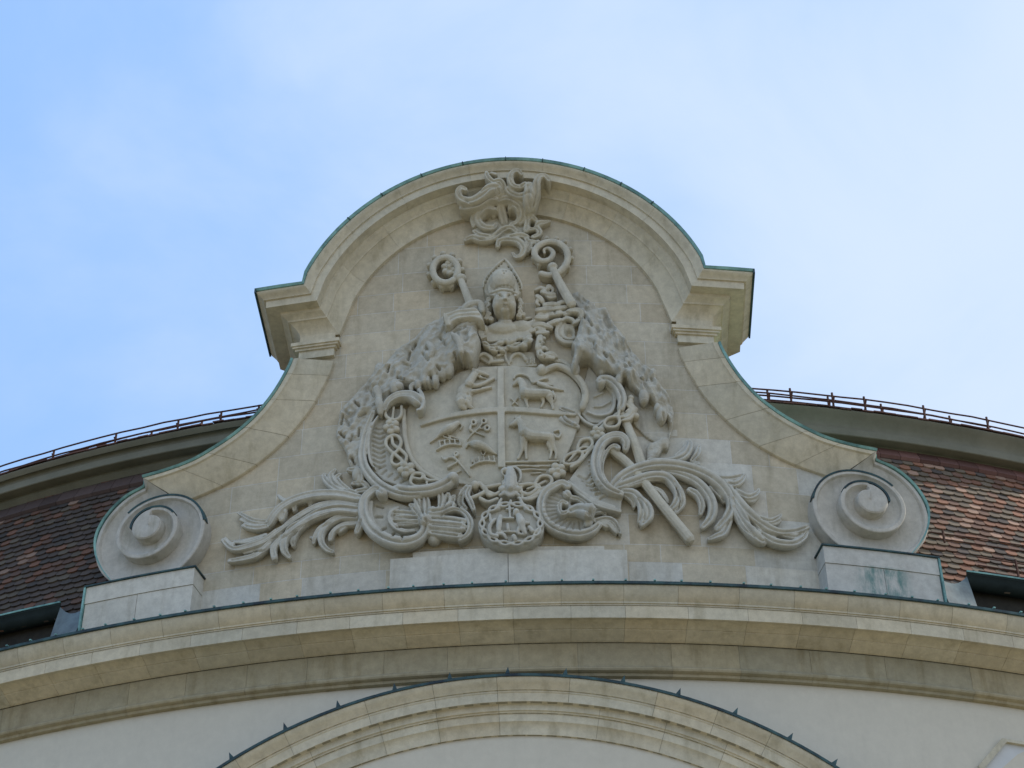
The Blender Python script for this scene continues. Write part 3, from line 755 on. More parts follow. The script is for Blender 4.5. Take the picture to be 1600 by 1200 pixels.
    def carve(s, name, mat, parent, voxel=.0085, smooth=1, rough=.0):
        o = s.build(name, mat, parent, True)
        m = o.modifiers.new('fuse', 'REMESH'); m.mode = 'VOXEL'; m.voxel_size = voxel*.88; m.adaptivity = 0
        if smooth:
            m2 = o.modifiers.new('soft', 'SMOOTH'); m2.iterations = smooth; m2.factor = .5
        bpy.context.view_layer.update()
        dg = bpy.context.evaluated_depsgraph_get(); me = bpy.data.meshes.new_from_object(o.evaluated_get(dg))
        old = o.data; o.modifiers.clear(); o.data = me; bpy.data.meshes.remove(old)
        n = len(me.vertices); co = np.empty(n*3); me.vertices.foreach_get('co', co); co = co.reshape(-1, 3)
        org = np.array(origin_of(parent) if parent is not None else o.location); wp = co+org
        if s.marks or rough:
            v = wp-np.array(CAM); w_ = v@np.array(FW); px = 800+F_PX*(v@np.array(RT))/w_; py = 600-F_PX*(v@np.array(UP))/w_
            disp = np.zeros(n)
            for q, wd, dep in s.marks:
                lo = q.min(0)-3*wd; hi = q.max(0)+3*wd
                sel = np.where((px > lo[0]) & (px < hi[0]) & (py > lo[1]) & (py < hi[1]))[0]
                if not len(sel): continue
                X, Y = px[sel], py[sel]; dd = np.full(len(sel), 1e9)
                if len(q) == 1: dd = np.hypot(X-q[0][0], Y-q[0][1])
                for (ax, ay), (bx_, by) in zip(q[:-1], q[1:]):
                    L2 = (bx_-ax)**2+(by-ay)**2+1e-9; t = np.clip(((X-ax)*(bx_-ax)+(Y-ay)*(by-ay))/L2, 0, 1)
                    dd = np.minimum(dd, np.hypot(X-ax-t*(bx_-ax), Y-ay-t*(by-ay)))
                disp[sel] += dep*np.exp(-(dd/wd)**2)
            if rough:
                rg = np.random.RandomState(3)
                for k in range(4):
                    fr = rg.normal(size=(6, 3))*(18+14*k); ph = rg.uniform(0, 6.28, 6)
                    disp += rough*.35/(1+k*.4)*np.sin(wp@fr.T+ph).prod(1)**.0*np.sin(wp@fr.T+ph).sum(1)/2.4
            nn = wp-np.array([0, R, 0]); nn[:, 2] = 0; nn /= np.linalg.norm(nn, axis=1)[:, None]
            co += nn*disp[:, None]; me.vertices.foreach_set('co', co.ravel()); me.update()
        me.polygons.foreach_set('use_smooth', [True]*len(me.polygons))
        if not me.materials: me.materials.append(mat)
        return o
def thing(name, x, y, label, cat, group=None):
    return empty(name, PX(x, y, .1), label, cat, group)

# ================================================================== CREST OVER THE ARCH
def dcrest(x, y): return float(np.interp(y, [262, 285, 310, 333, 347, 400], [.47, .40, .27, .13, .03, .0]))
T_ = thing('rococo_crest', 790, 330, 'asymmetrical leafy rococo crest carved over the top of the arch, above the mitred bust', 'carved crest')
c = Carve('A', .04); c.gr = .5; c.crease = .022
D_ = dict(dfun=dcrest)
for p in ([(378, 240, 16), (345, 232, 22), (326, 262, 26), (345, 305, 30), (410, 322, 36), (480, 290, 42), (540, 240, 44), (585, 235, 36), (600, 275, 26)],
          [(345, 365, 20), (400, 362, 30), (470, 338, 34), (530, 300, 32), (580, 300, 24)],
          [(515, 130, 16), (525, 160, 22), (560, 190, 22), (605, 185, 24), (632, 225, 22), (622, 270, 18)], [(580, 140, 12), (545, 130, 12)],
          [(752, 140, 14), (725, 115, 18), (688, 128, 20), (672, 170, 26), (695, 215, 28), (742, 222, 24), (775, 200, 16)],
          [(655, 240, 24), (680, 270, 28), (740, 288, 28), (800, 255, 26), (805, 205, 20)],
          [(935, 182, 18), (905, 150, 20), (870, 158, 24), (850, 200, 30), (850, 260, 32), (835, 320, 30), (820, 370, 28)],
          [(790, 205, 20), (800, 270, 42), (800, 330, 44), (810, 380, 34)],
          [(575, 372, 16), (515, 362, 24), (470, 400, 28), (462, 450, 30), (500, 495, 30), (560, 498, 24), (580, 472, 16)],
          [(665, 370, 14), (682, 345, 18), (720, 360, 24), (738, 410, 26), (715, 460, 22), (675, 478, 16)],
          [(590, 318, 16), (645, 300, 22), (705, 318, 24), (755, 360, 24), (760, 420, 22), (740, 470, 20)],
          [(370, 582, 14), (420, 562, 24), (480, 578, 28), (560, 565, 28), (620, 512, 24), (680, 498, 24), (715, 525, 20)],
          [(430, 520, 16), (470, 548, 22), (540, 558, 20)], [(432, 400, 14), (418, 445, 16), (430, 490, 14)],
          [(830, 500, 24), (870, 470, 26), (905, 462, 18), (940, 450, 8)], [(800, 510, 22), (850, 500, 24), (872, 540, 22), (822, 562, 16)],
          [(795, 440, 20), (820, 425, 20), (850, 450, 18)], [(775, 400, 20), (790, 450, 24), (780, 520, 24)],
          [(590, 622, 18), (602, 588, 22), (660, 578, 26), (730, 592, 30), (765, 640, 30), (750, 682, 24), (712, 692, 16), (690, 668, 12)],
          [(780, 570, 20), (805, 615, 24), (790, 660, 16)], [(660, 560, 20), (740, 550, 26), (790, 560, 20)], [(900, 620, 8), (850, 600, 20), (790, 590, 20)]):
    c.st(p, **D_)
c.slab([(470, 380), (600, 320), (740, 330), (800, 400), (810, 520), (700, 570), (600, 560), (450, 545), (425, 460)], .075)
c.st([(610, 350, 34), (625, 420, 34), (640, 480, 30)], base=.0, k=.5, **D_)
c.st([(560, 420, 18), (600, 400, 16), (620, 440, 12)], base=.07)
for m_ in ([(360, 290), (430, 345), (520, 300), (600, 262)], [(480, 250), (540, 215), (600, 215)], [(800, 240), (830, 290), (830, 340)], [(470, 570), (560, 545), (640, 500)], [(680, 150), (700, 190), (750, 210)]): c.mark(m_, 7, -.022)
c.mark([(820, 466)], 15, -.14); c.mark([(500, 430)], 20, -.05); c.mark([(675, 420), (700, 430)], 14, -.04); c.mark([(630, 615), (690, 640)], 9, -.05)
c.carve('foliage', M_CARVE, T_, .009)

# ================================================================== CROZIERS
def crook_ring(c, cx, cy, r, rt_, a0, a1, n=22, base=.10, **k):
    c.st([(cx+r*cos(radians(lerp(a0, a1, i/n))), cy+r*sin(radians(lerp(a0, a1, i/n))), rt_) for i in range(n+1)], base=base, **k)
T_ = thing('crozier', 720, 430, 'carved crozier with a six-petalled flower inside its round crook, standing left of the mitred head', 'crozier', 'crossed croziers')
c = Carve('A', .09); crook_ring(c, 240, 782, 84, 26, 50, 395, root=True)
for a in range(70, 390, 32): c.bl(240+112*cos(radians(a)), 782+112*sin(radians(a)), 22, 17, rn=.04, base=.09)
c.carve('crook', M_CARVE, T_)
c = Carve('A', .10)
for k in range(6): a = radians(60*k+20); c.bl(265+34*cos(a), 770+34*sin(a), 24, 20, rn=.05)
c.bl(265, 768, 18, rn=.07); c.st([(300, 800, 12), (330, 825, 12)]); c.carve('flower', M_CARVE, T_)
c = Carve('A', .10); c.bl(342, 838, 42, 30, rn=.08); c.st([(345, 850, 25), (375, 930, 29), (420, 1040, 31), (470, 1130, 30)], k=.6)
c.carve('staff', M_CARVE, T_); c = Carve('A', .1)
c.st([(880, 320, 36), (1030, 450, 38), (1300, 785, 42), (1488, 1015, 43)], reg='E', base=.06, k=.6)
c.carve('lower_staff', M_CARVE, T_)
T_ = thing('crozier', 870, 420, 'carved crozier with a tight spiral crook and leafy bumps, standing right of the mitred head', 'crozier', 'crossed croziers')
c = Carve('A', .09)
c.st([(878, 805, 24), (940, 818, 26), (1010, 790, 27), (1056, 725, 27), (1050, 650, 27), (995, 603, 27), (920, 596, 26), (855, 628, 26), (838, 680, 26), (880, 722, 25), (938, 712, 24), (962, 668, 20), (932, 636, 15), (900, 645, 12), (905, 668, 10)])
for x, y in ((1085, 700), (1078, 640), (1040, 590), (985, 570), (920, 568), (860, 592), (822, 640), (830, 700), (870, 745), (925, 742), (1060, 760)): c.bl(x, y, 17, 15, rn=.035, base=.09)
c.carve('crook', M_CARVE, T_)
c = Carve('A', .10); c.bl(958, 765, 36, 30, rn=.09)
c.st([(955, 760, 28), (975, 810, 31), (1035, 925, 35), (1085, 1010, 38)], k=.6)
c.carve('staff', M_CARVE, T_); c = Carve('A', .1)
c.st([(960, 40, 34), (1010, 150, 36), (1065, 290, 40), (1110, 430, 42)], reg='E', base=.05, k=.6)
c.carve('lower_staff', M_CARVE, T_)

# ================================================================== BUST
T_ = thing('bishop_bust', 788, 520, 'carved child-faced bishop bust wearing a tall beaded mitre, in the middle between the croziers', 'bust')
c = Carve('T', .05)
mo = [(530, 150), (430, 245), (320, 335), (215, 455), (162, 560), (172, 650), (215, 760), (330, 800), (480, 800), (640, 800), (760, 770), (815, 680), (822, 600), (775, 490), (690, 370), (600, 250)]
c.slab(mo, .20, smooth=3)
c.st([(165, 640, 18), (175, 560, 24), (240, 440, 26), (330, 330, 26), (430, 235, 26), (530, 160, 22)], base=.175, k=.3)
c.st([(815, 680, 18), (812, 600, 24), (760, 485, 26), (690, 370, 26), (610, 250, 26), (530, 160, 22)], base=.175, k=.3)
for p in [(200, 560), (225, 500), (250, 450), (290, 400), (330, 355), (375, 315), (425, 275), (470, 235), (520, 187), (600, 290), (650, 345), (695, 425), (730, 480), (757, 535), (780, 588), (795, 638), (795, 690)]: c.mark([p], 13, -.06)
c.slab([(480, 350), (560, 345), (650, 400), (720, 520), (745, 650), (735, 790), (330, 790), (250, 700), (250, 560), (310, 440), (400, 370)], .26, smooth=3)
c.bl(495, 570, 238, 235, d=.22, rn=.19); c.st([(290, 735, 30, .32), (400, 700, 34, .41), (520, 688, 36, .43), (640, 705, 34, .41), (735, 745, 28, .32)], root=False)
c.mark([(380, 640), (500, 605), (620, 620), (700, 690)], 9, -.015); c.mark([(260, 760), (400, 715), (520, 700), (700, 740)], 9, -.015)
for p in [(420, 735), (520, 715), (600, 725), (500, 355), (550, 360), (515, 400), (400, 630), (450, 618), (510, 605), (570, 612), (630, 628), (690, 690), (680, 750)]: c.mark([p], 11, -.035)
c.carve('mitre', M_CARVE, T_, .008)
c = Carve('T', .05)
c.bl(522, 945, 200, 178, d=.28, rn=.20); c.bl(525, 850, 180, 115, d=.27, rn=.17)      # skull
c.bl(415, 960, 84, 80, d=.335, rn=.09); c.bl(632, 962, 82, 80, d=.335, rn=.09)   # cheeks
c.bl(535, 1035, 70, 44, d=.335, rn=.055)                                     # chin
c.st([(395, 748, 13, .425), (440, 732, 16, .455), (492, 752, 14, .465)], root=False); c.st([(570, 752, 14, .465), (620, 732, 16, .455), (658, 755, 13, .425)], root=False)
c.st([(532, 755, 16, .465), (533, 795, 20, .485), (535, 834, 27, .495)], root=False); c.bl(511, 842, 14, 11, d=.475, rn=.03); c.bl(561, 842, 14, 11, d=.475, rn=.03)
c.bl(436, 786, 33, 18, d=.425, rn=.045); c.bl(611, 786, 33, 18, d=.425, rn=.045)
c.st([(500, 924, 9, .42), (520, 914, 12, .432), (540, 919, 10, .437), (560, 914, 12, .432), (582, 925, 9, .42)], root=False)
c.st([(514, 955, 10, .415), (540, 962, 15, .42), (568, 955, 10, .415)], root=False)
c.mark([(440, 764), (482, 788)], 13, -.045); c.mark([(585, 786), (608, 764)], 13, -.045); c.mark([(415, 812), (460, 816)], 8, -.012); c.mark([(590, 816), (635, 812)], 8, -.012)
c.mark([(512, 938), (540, 941), (570, 938)], 9, -.04); c.mark([(521, 858)], 7, -.02); c.mark([(552, 858)], 7, -.02)
c.st([(532, 1130, 125, .10), (534, 1200, 122, .11), (540, 1300, 150, .11)])
c.mark([(400, 1165), (530, 1185), (660, 1160)], 12, -.02)
c.slab([(620, 390), (740, 360), (960, 345), (1080, 300), (1220, 325), (1330, 290), (1340, 420), (1290, 540), (1100, 600), (850, 620), (640, 640), (540, 600), (560, 470)], .13, reg='S')
c.bl(860, 470, 260, 130, d=.07, rn=.14, reg='S'); c.bl(1150, 450, 190, 130, d=.05, rn=.13, reg='S')
c.carve('head_and_shoulders', M_CARVE, T_, .008)
for hs in (((255, 850, 55), (230, 940, 62), (200, 1030, 66), (250, 1100, 62), (215, 1160, 50), (300, 1180, 50)), ((790, 860, 48), (815, 920, 44), (790, 985, 48), (790, 1050, 50), (770, 1120, 56), (850, 1100, 42))):
    c = Carve('T', .14); c.gr = .3
    for x, y, r in hs:
        c.st([(x-r*.6, y+r*.25, r*.34), (x-r*.1, y-r*.5, r*.42), (x+r*.6, y-r*.05, r*.38), (x+r*.1, y+r*.5, r*.34), (x-r*.15, y+r*.1, r*.26)])
    if hs[0][0] < 500: c.bl(245, 1000, 80, 150, d=.08, rn=.11)
    else:
        c.bl(800, 980, 60, 150, d=.08, rn=.11); c.st([(760, 870, 20), (800, 880, 22), (850, 920, 14)]); c.st([(750, 1150, 30), (850, 1180, 36), (980, 1160, 20)], base=.06)
    c.carve('hair', M_CARVE, T_, .008)
c = Carve('S', .12)
c.bl(550, 480, 95, 110, d=.10, rn=.08)
for k in range(4): c.st([(480+28*k, 420+18*k, 9), (480+26*k, 510+8*k, 10), (525+26*k, 590-10*k, 9)], base=.16)
c.carve('shell_shoulder', M_CARVE, T_)
c = Carve('S', .10)
for x0, y0, x1, y1, r in ((530, 640, 640, 690, 38), (560, 690, 690, 740, 40), (660, 700, 800, 720, 46), (640, 740, 760, 790, 44), (740, 680, 880, 640, 44), (780, 740, 880, 790, 40), (850, 610, 960, 640, 40), (930, 660, 1060, 610, 42), (940, 700, 1060, 740, 46), (1000, 740, 1110, 720, 48), (1060, 600, 1190, 570, 34), (1110, 690, 1220, 700, 62), (1180, 620, 1290, 560, 44), (1230, 660, 1300, 600, 62), (1200, 560, 1310, 540, 26)):
    c.st([(x0, y0, r*.6), ((x0+x1)/2, (y0+y1)/2, r), (x1, y1, r*.55)])
c.st([(520, 650, 40), (690, 750, 60), (880, 760, 50), (1000, 720, 60), (1180, 690, 70), (1300, 620, 50)], base=.04)
c.mark([(560, 660), (700, 700), (860, 670)], 8, -.03); c.mark([(940, 680), (1060, 690), (1180, 610)], 8, -.03); c.mark([(660, 740), (800, 760)], 8, -.02)
c.carve('leaf_collar', M_CARVE, T_)

# ================================================================== HELM AND FOLIAGE ABOVE THE SHIELD
T_ = thing('leaf_garland', 855, 520, 'carved bunch of feathery leaves and curls trailing down, right of the bust', 'leaf garland')
c = Carve('Q', .08); c.gr = .3
for p in ([(270, 100, 18), (340, 75, 26), (410, 110, 24), (400, 150, 18)], [(420, 110, 20), (425, 55, 26), (480, 90, 22), (470, 130, 16)], [(400, 160, 22), (450, 190, 26), (510, 180, 20)], [(290, 170, 30), (330, 200, 36), (360, 240, 30)], [(310, 200, 22), (290, 250, 24), (320, 280, 18)], [(350, 120, 30), (440, 150, 36), (500, 150, 26)],
          [(530, 255, 22), (620, 238, 32), (705, 255, 18)], [(490, 322, 26), (600, 310, 34), (695, 288, 18)], [(290, 340, 34), (400, 330, 42), (490, 325, 26)], [(410, 400, 28), (520, 380, 40), (605, 362, 26)], [(280, 425, 30), (370, 430, 40), (440, 405, 26)], [(420, 500, 28), (510, 472, 38), (570, 445, 24)],
          [(250, 520, 30), (340, 505, 38), (420, 530, 34), (472, 540, 18)], [(215, 590, 24), (300, 560, 30), (380, 575, 26)], [(290, 605, 22), (380, 600, 30), (430, 588, 16)], [(380, 280, 34), (470, 270, 38), (560, 270, 26)],
          [(330, 650, 40), (320, 710, 46), (310, 780, 46)], [(350, 660, 26), (385, 665, 20)], [(340, 720, 26), (370, 715, 20)], [(330, 790, 34), (380, 780, 30), (415, 800, 20)], [(310, 800, 30), (340, 860, 46), (410, 890, 34)], [(400, 850, 28), (470, 850, 32), (530, 885, 18)], [(430, 890, 28), (490, 900, 24)]):
    c.st(p)
c.st([(230, 560, 60), (340, 440, 80), (450, 340, 80), (560, 300, 50)], base=.0, k=.55)
c.st([(480, 930, 24), (600, 945, 30), (680, 1010, 26)], base=.03)
c.st([(620, 385, 32), (690, 350, 40), (780, 350, 46), (815, 400, 40), (770, 465, 32), (725, 490, 22)]); c.st([(580, 455, 22), (645, 430, 26), (710, 450, 26), (735, 495, 18)])
for a in range(5): c.mark([(640+32*a, 350+6*a), (690+28*a, 400+10*a)], 8, -.025)
c.st([(590, 470, 22), (540, 530, 28), (525, 600, 28), (545, 660, 28), (620, 712, 30), (720, 715, 26)], base=.05); c.st([(620, 490, 20), (590, 560, 30), (600, 640, 34), (680, 672, 34), (740, 660, 26)], base=.03)
c.slab([(600, 480), (720, 500), (740, 560), (740, 680), (640, 690), (560, 620)], .07)
c.mark([(672, 598)], 34, -.13)
for i, j in ((330, 700), (350, 735), (330, 835), (380, 880), (440, 420), (520, 490), (290, 560), (600, 330), (500, 355), (420, 100)): c.mark([(i, j)], 12, -.05)
c.carve('leaves', M_CARVE, T_, .0085)

# ================================================================== MANTLES
T_ = thing('fur_mantle', 620, 560, 'shaggy carved mantle with tasselled hem falling left of the bust, gathered under a cloth cuff', 'mantle', 'fur mantles')
c = Carve('B')
c.hfield([(1000, 165), (860, 215), (760, 255), (700, 300), (640, 350), (560, 405), (470, 470), (430, 520), (380, 560), (300, 650), (210, 750), (130, 830), (110, 920), (95, 1000), (115, 1050), (165, 1130), (180, 1200), (215, 1270), (240, 1350), (290, 1330), (300, 1240), (280, 1160), (310, 1060), (335, 960), (350, 880), (400, 870), (430, 800), (480, 740), (560, 700), (640, 700), (690, 690), (720, 690), (745, 655), (775, 680), (800, 625), (860, 610), (905, 560), (960, 545), (1010, 575), (1045, 545), (1080, 440), (1060, 350), (1100, 280), (1090, 200)],
         [(1020, 440, .36), (960, 500, .36), (900, 400, .28), (850, 560, .30), (740, 600, .27), (640, 650, .24), (560, 560, .19), (700, 430, .20), (800, 300, .16), (600, 430, .12), (470, 500, .09), (450, 640, .16), (330, 700, .10), (200, 850, .10), (300, 850, .15), (150, 980, .10), (240, 1000, .14), (220, 1150, .11), (260, 1300, .10), (980, 250, .22)],
         dref=.15, tufts=900, flow=(-.75, .66), amp=.034, seed=4, edge=6,
         folds=([[(1000, 320), (940, 420), (960, 520)], 40, .05], [[(880, 300), (820, 420), (850, 560)], 34, -.05], [[(760, 330), (700, 450), (740, 600)], 36, .05], [[(650, 380), (600, 480), (640, 640)], 30, -.035], [[(540, 430), (500, 540), (540, 680)], 30, .035]))
for x, y, r in ((700, 660, 22), (730, 665, 20), (770, 660, 26), (815, 600, 34), (860, 580, 36), (655, 690, 22), (400, 590, 34), (250, 1290, 34), (500, 700, 34)): c.bl(x, y, r, r*1.5, d=.20 if x > 450 else .1, rn=.06)
c.st([(890, 350, 20), (930, 400, 26), (945, 470, 20)], base=.3); c.st([(720, 410, 18, .28), (750, 450, 26, .3), (740, 500, 20, .3)])
c.st([(390, 800, 28, .2), (405, 840, 30, .2), (405, 880, 20, .18)]); c.st([(380, 720, 30, .18), (400, 800, 24, .18)])
for p in ([(970, 300), (900, 330)], [(690, 480), (720, 520)], [(810, 380), (840, 420)], [(560, 545), (600, 560)], [(340, 730), (360, 760)], [(190, 880), (150, 850)], [(200, 1060), (215, 1030)], [(190, 960), (170, 920)], [(260, 900), (300, 880)], [(740, 640), (745, 680)]): c.mark(p, 9, -.05)
for p in ([(600, 470), (590, 520)], [(900, 470), (915, 520)], [(460, 560), (450, 600)], [(230, 800), (260, 830)], [(130, 1010), (160, 1040)], [(260, 980), (255, 1030)], [(640, 420), (620, 450)], [(520, 640), (560, 650)], [(780, 560), (800, 585)], [(150, 890), (140, 950)], [(210, 1180), (230, 1220)]): c.mark(p, 7, -.07)
c.carve('cloth', M_CARVE2, T_, .0085, rough=.004)
c = Carve('B')
c.hfield([(815, 210), (900, 190), (1000, 178), (1050, 183), (1085, 225), (1105, 275), (1080, 282), (1020, 262), (960, 268), (900, 280), (870, 305), (830, 290), (840, 250)], [(840, 240, .36), (950, 220, .40), (1050, 220, .42), (1090, 270, .40)], dref=.35, tufts=0, edge=4, folds=([[(840, 235), (950, 215), (1060, 215)], 6, -.02], [[(840, 262), (950, 240), (1070, 242)], 6, -.02]))
c.st([(960, 190, 26, .22), (1000, 160, 34, .22), (1070, 150, 30, .22), (1090, 200, 24, .24)])
for k in range(5): c.st([(832+8*k, 215+8*k, 7, .37), (838+7*k, 255+8*k, 8, .37), (850+6*k, 292-2*k, 7, .36)])
c.carve('gathered_cuff', M_CARVE, T_)
T_ = thing('fur_mantle', 950, 540, 'shaggy carved mantle with hanging tassels spreading down behind the spiral crozier, right of the bust', 'mantle', 'fur mantles')
c = Carve('C')
c.hfield([(480, 60), (540, 40), (600, 90), (660, 150), (730, 160), (760, 230), (790, 290), (850, 375), (910, 470), (960, 530), (1030, 590), (1060, 650), (1110, 710), (1160, 790), (1178, 870), (1172, 950), (1150, 1030), (1132, 1040), (1140, 960), (1120, 900), (1100, 935), (1070, 910), (1055, 850), (1010, 790), (960, 775), (920, 740), (870, 700), (835, 655), (818, 700), (790, 650), (750, 630), (690, 610), (650, 590), (620, 545), (580, 530), (540, 545), (525, 600), (500, 620), (475, 590), (490, 530), (500, 470), (480, 440), (510, 380), (530, 300), (545, 220), (500, 140)],
         [(530, 480, .30), (560, 350, .24), (600, 200, .14), (540, 80, .08), (700, 220, .12), (620, 480, .30), (700, 560, .30), (790, 600, .30), (740, 400, .20), (860, 480, .16), (850, 640, .30), (960, 720, .28), (950, 600, .15), (1050, 700, .17), (1060, 820, .22), (1130, 850, .13), (1150, 980, .10), (500, 590, .28)],
         dref=.16, tufts=900, flow=(.45, .9), amp=.036, seed=9, edge=6, folds=([[(600, 300), (640, 420), (700, 560)], 36, .04], [[(720, 260), (780, 420), (850, 600)], 30, -.04], [[(860, 660), (960, 690), (1060, 780), (1120, 870)], 28, .04], [[(560, 330), (560, 440), (540, 560)], 30, .03]))
for x, y, r in ((970, 770, 34), (1090, 890, 34), (1030, 620, 26), (690, 600, 24), (510, 590, 30), (800, 660, 24), (1060, 850, 22)): c.bl(x, y, r, r*1.5, d=.2 if y > 640 else .14, rn=.07)
c.st([(620, 370, 18, .28), (650, 400, 24, .3), (650, 440, 18, .3)]); c.st([(850, 520, 18, .2), (870, 550, 20, .22), (860, 580, 14, .2)])
for p in ([(635, 400), (640, 445)], [(870, 540), (880, 560)], [(700, 470), (720, 500)], [(560, 470), (575, 500)], [(600, 250), (620, 290)], [(1100, 880), (1105, 920)], [(950, 640), (980, 660)]): c.mark(p, 8, -.05)
c.carve('cloth', M_CARVE2, T_, .0095, rough=.004)
c = Carve('C')
c.hfield([(830, 640), (920, 700), (1040, 760), (1130, 860), (1160, 960), (1150, 1060), (1130, 1110), (1000, 1050), (900, 950), (860, 830)], [(900, 760, .07), (1000, 900, .06), (1100, 1000, .05)], dref=.05, tufts=30, amp=.012, seed=2)
c.hfield([(1080, 1045), (1130, 1035), (1145, 1080), (1130, 1120), (1100, 1110), (1080, 1150), (1020, 1200), (990, 1200), (995, 1080), (1040, 1060)], [(1110, 1070, .14), (1020, 1140, .11)], dref=.12, tufts=16, amp=.02, seed=5, flow=(.1, 1))
c.carve('lining', M_CARVE2, T_, .0095, rough=.005)

# ================================================================== SHIELD
def sbulge(x, y):
    q = ((x-786)/128)**2+((y-662)/98)**2; return .085*sqrt(max(0, 1-q)) if q < 1 else 0.0
def shield_ground(c, poly):
    q = [catmull([rr('H', *p) for p in poly], 3, True)][0]; cx, cy = 786, 662; rows = []
    for k in range(13):
        f_ = sin(pi/2*k/12); row = []
        for p in q:
            x, y = cx+(p[0]-cx)*f_, cy+(p[1]-cy)*f_; d = .045+sbulge(x, y); row.append((*W(x, y, .08), d))
        rows.append([P3(*r_) for r_ in row])
    last = [W(p[0], p[1], .08) for p in q]; rows.append([P3(a, b_, -.02) for a, b_ in last])
    c.strip(rows, close=True); n = len(q); k0 = len(c.v); c.add(rows[-1], [tuple(range(n-1, -1, -1))]); c.add(rows[0], [tuple(range(n))])
SH = thing('quartered_shield', 783, 740, 'large oval carved shield quartered by a cross, showing bear, lamb, birds and hound', 'coat of arms')
c = Carve('H')
so_ = [(700, 175), (560, 200), (430, 260), (300, 320), (190, 380), (100, 480), (72, 600), (80, 750), (110, 880), (170, 980), (260, 1050), (400, 1110), (560, 1140), (860, 1170), (1100, 1150), (1300, 1060), (1420, 900), (1500, 700), (1540, 520), (1530, 360), (1440, 240), (1300, 180), (1160, 165), (900, 165)]
c.hfield(so_, [(790-620, 0, 0)], dref=.07, step=2.2) if False else shield_ground(c, so_)
c.carve('field', M_CARVE, SH, .012)
c = Carve('H')
c.bulge = sbulge
c.ribbon([(838, 170), (836, 370), (838, 560), (841, 790), (843, 1010)], [(892, 170), (894, 370), (898, 560), (902, 790), (905, 1010)], .098)
c.ribbon([(190, 655), (330, 600), (500, 547), (680, 519), (838, 510), (1000, 509), (1150, 516), (1300, 535), (1490, 562)], [(196, 668), (350, 620), (520, 583), (690, 561), (838, 549), (1000, 550), (1150, 560), (1300, 573), (1495, 580)], .095)
c.carve('cross', M_CARVE, SH, .008)
c = Carve('H')
c.st([(1180, 190, 22), (1215, 225, 26), (1270, 190, 28), (1340, 170, 28), (1420, 200, 30), (1500, 265, 32), (1560, 350, 34), (1570, 440, 34), (1545, 520, 30)], base=.05)
c.bl(1205, 205, 40, 45, d=.1, rn=.08)
c.mark([(1270, 200), (1400, 215), (1500, 290), (1550, 400)], 9, -.02); c.carve('rim', M_CARVE, SH); c = Carve('H')
c.st([(60, 540, 20), (62, 650, 22), (72, 780, 22), (105, 900, 22), (170, 1010, 22), (270, 1085, 20), (380, 1130, 16)], base=.05)
c.carve('rim', M_CARVE, SH)
def charge(name, strokes, marks=(), label=None, blobs=(), vox=.0075):
    c = Carve('H', .052, .9); c.bulge = sbulge
    for p in strokes: c.st(p)
    for b_ in blobs: c.bl(*b_, rn=.05, base=.05)
    for m_ in marks: c.mark(*m_)
    o = c.carve(name, M_CARVE, SH, vox)
    if label: o['label'] = label
    return o
charge('bear', ([(600, 320, 42), (625, 275, 36), (650, 240, 34)], [(690, 226, 26), (728, 236, 18), (762, 246, 11)], [(690, 262, 14), (738, 272, 7)], [(632, 200, 13), (640, 190, 9)], [(610, 335, 24), (680, 332, 20), (750, 304, 16), (805, 272, 15)], [(620, 382, 20), (700, 364, 16), (785, 346, 12)],
                [(535, 470, 46), (548, 505, 34), (575, 525, 18)], [(598, 440, 34), (606, 500, 24), (630, 522, 14)]), [([(590, 400), (600, 450)], 8, -.02), ([(722, 254), (765, 260)], 6, -.04), ([(630, 355), (700, 348)], 6, -.02), ([(668, 222)], 5, -.02)], 'upright bear with raised forepaws', [(570, 385, 62, 78), (550, 440, 62, 60), (662, 232, 44, 38)])
charge('lamb', ([(1065, 395, 50), (1130, 400, 44), (1230, 400, 42), (1275, 402, 36)], [(1060, 390, 42), (1050, 325, 36), (1025, 290, 30)], [(1020, 290, 30), (990, 312, 18), (972, 328, 12)], [(972, 275, 9), (990, 250, 10), (1040, 238, 11), (1100, 262, 12), (1125, 305, 8)],
                [(1075, 430, 24), (1080, 470, 14), (1092, 515, 11)], [(1210, 430, 22), (1222, 470, 13), (1200, 515, 9)], [(1270, 430, 34), (1292, 480, 16), (1303, 530, 12)], [(1300, 380, 9), (1318, 430, 12), (1308, 462, 6)],
                [(1140, 308, 12), (1210, 280, 12), (1255, 275, 14)], [(1180, 318, 16), (1280, 350, 16), (1390, 372, 6)], [(1150, 300, 10), (1230, 320, 14), (1300, 330, 8)], [(950, 440, 7), (1010, 492, 7)], [(1010, 430, 7), (962, 490, 7)]),
       [([(1120, 440), (1200, 435)], 8, -.01)], 'standing lamb with halo and banner')
charge('hound', ([(1060, 720, 46), (1130, 752, 48), (1200, 756, 42), (1275, 762, 42)], [(1058, 730, 46), (1042, 665, 36), (1020, 630, 32)], [(1018, 622, 32), (975, 652, 24), (942, 660, 15)], [(1025, 600, 12), (1030, 585, 7)], [(990, 605, 10), (984, 592, 7)],
                 [(1055, 760, 32), (1045, 850, 19), (1030, 900, 14), (1010, 942, 13)], [(1070, 790, 22), (1075, 870, 13), (1080, 942, 12)], [(1282, 780, 38), (1302, 840, 21), (1328, 890, 14), (1322, 942, 12)], [(1265, 820, 24), (1287, 880, 13), (1275, 942, 11)], [(1300, 742, 13), (1342, 766, 11), (1368, 735, 10), (1350, 703, 10), (1312, 712, 9)]),
       [([(1110, 820), (1220, 815)], 10, -.01)], 'standing hound with curled tail')
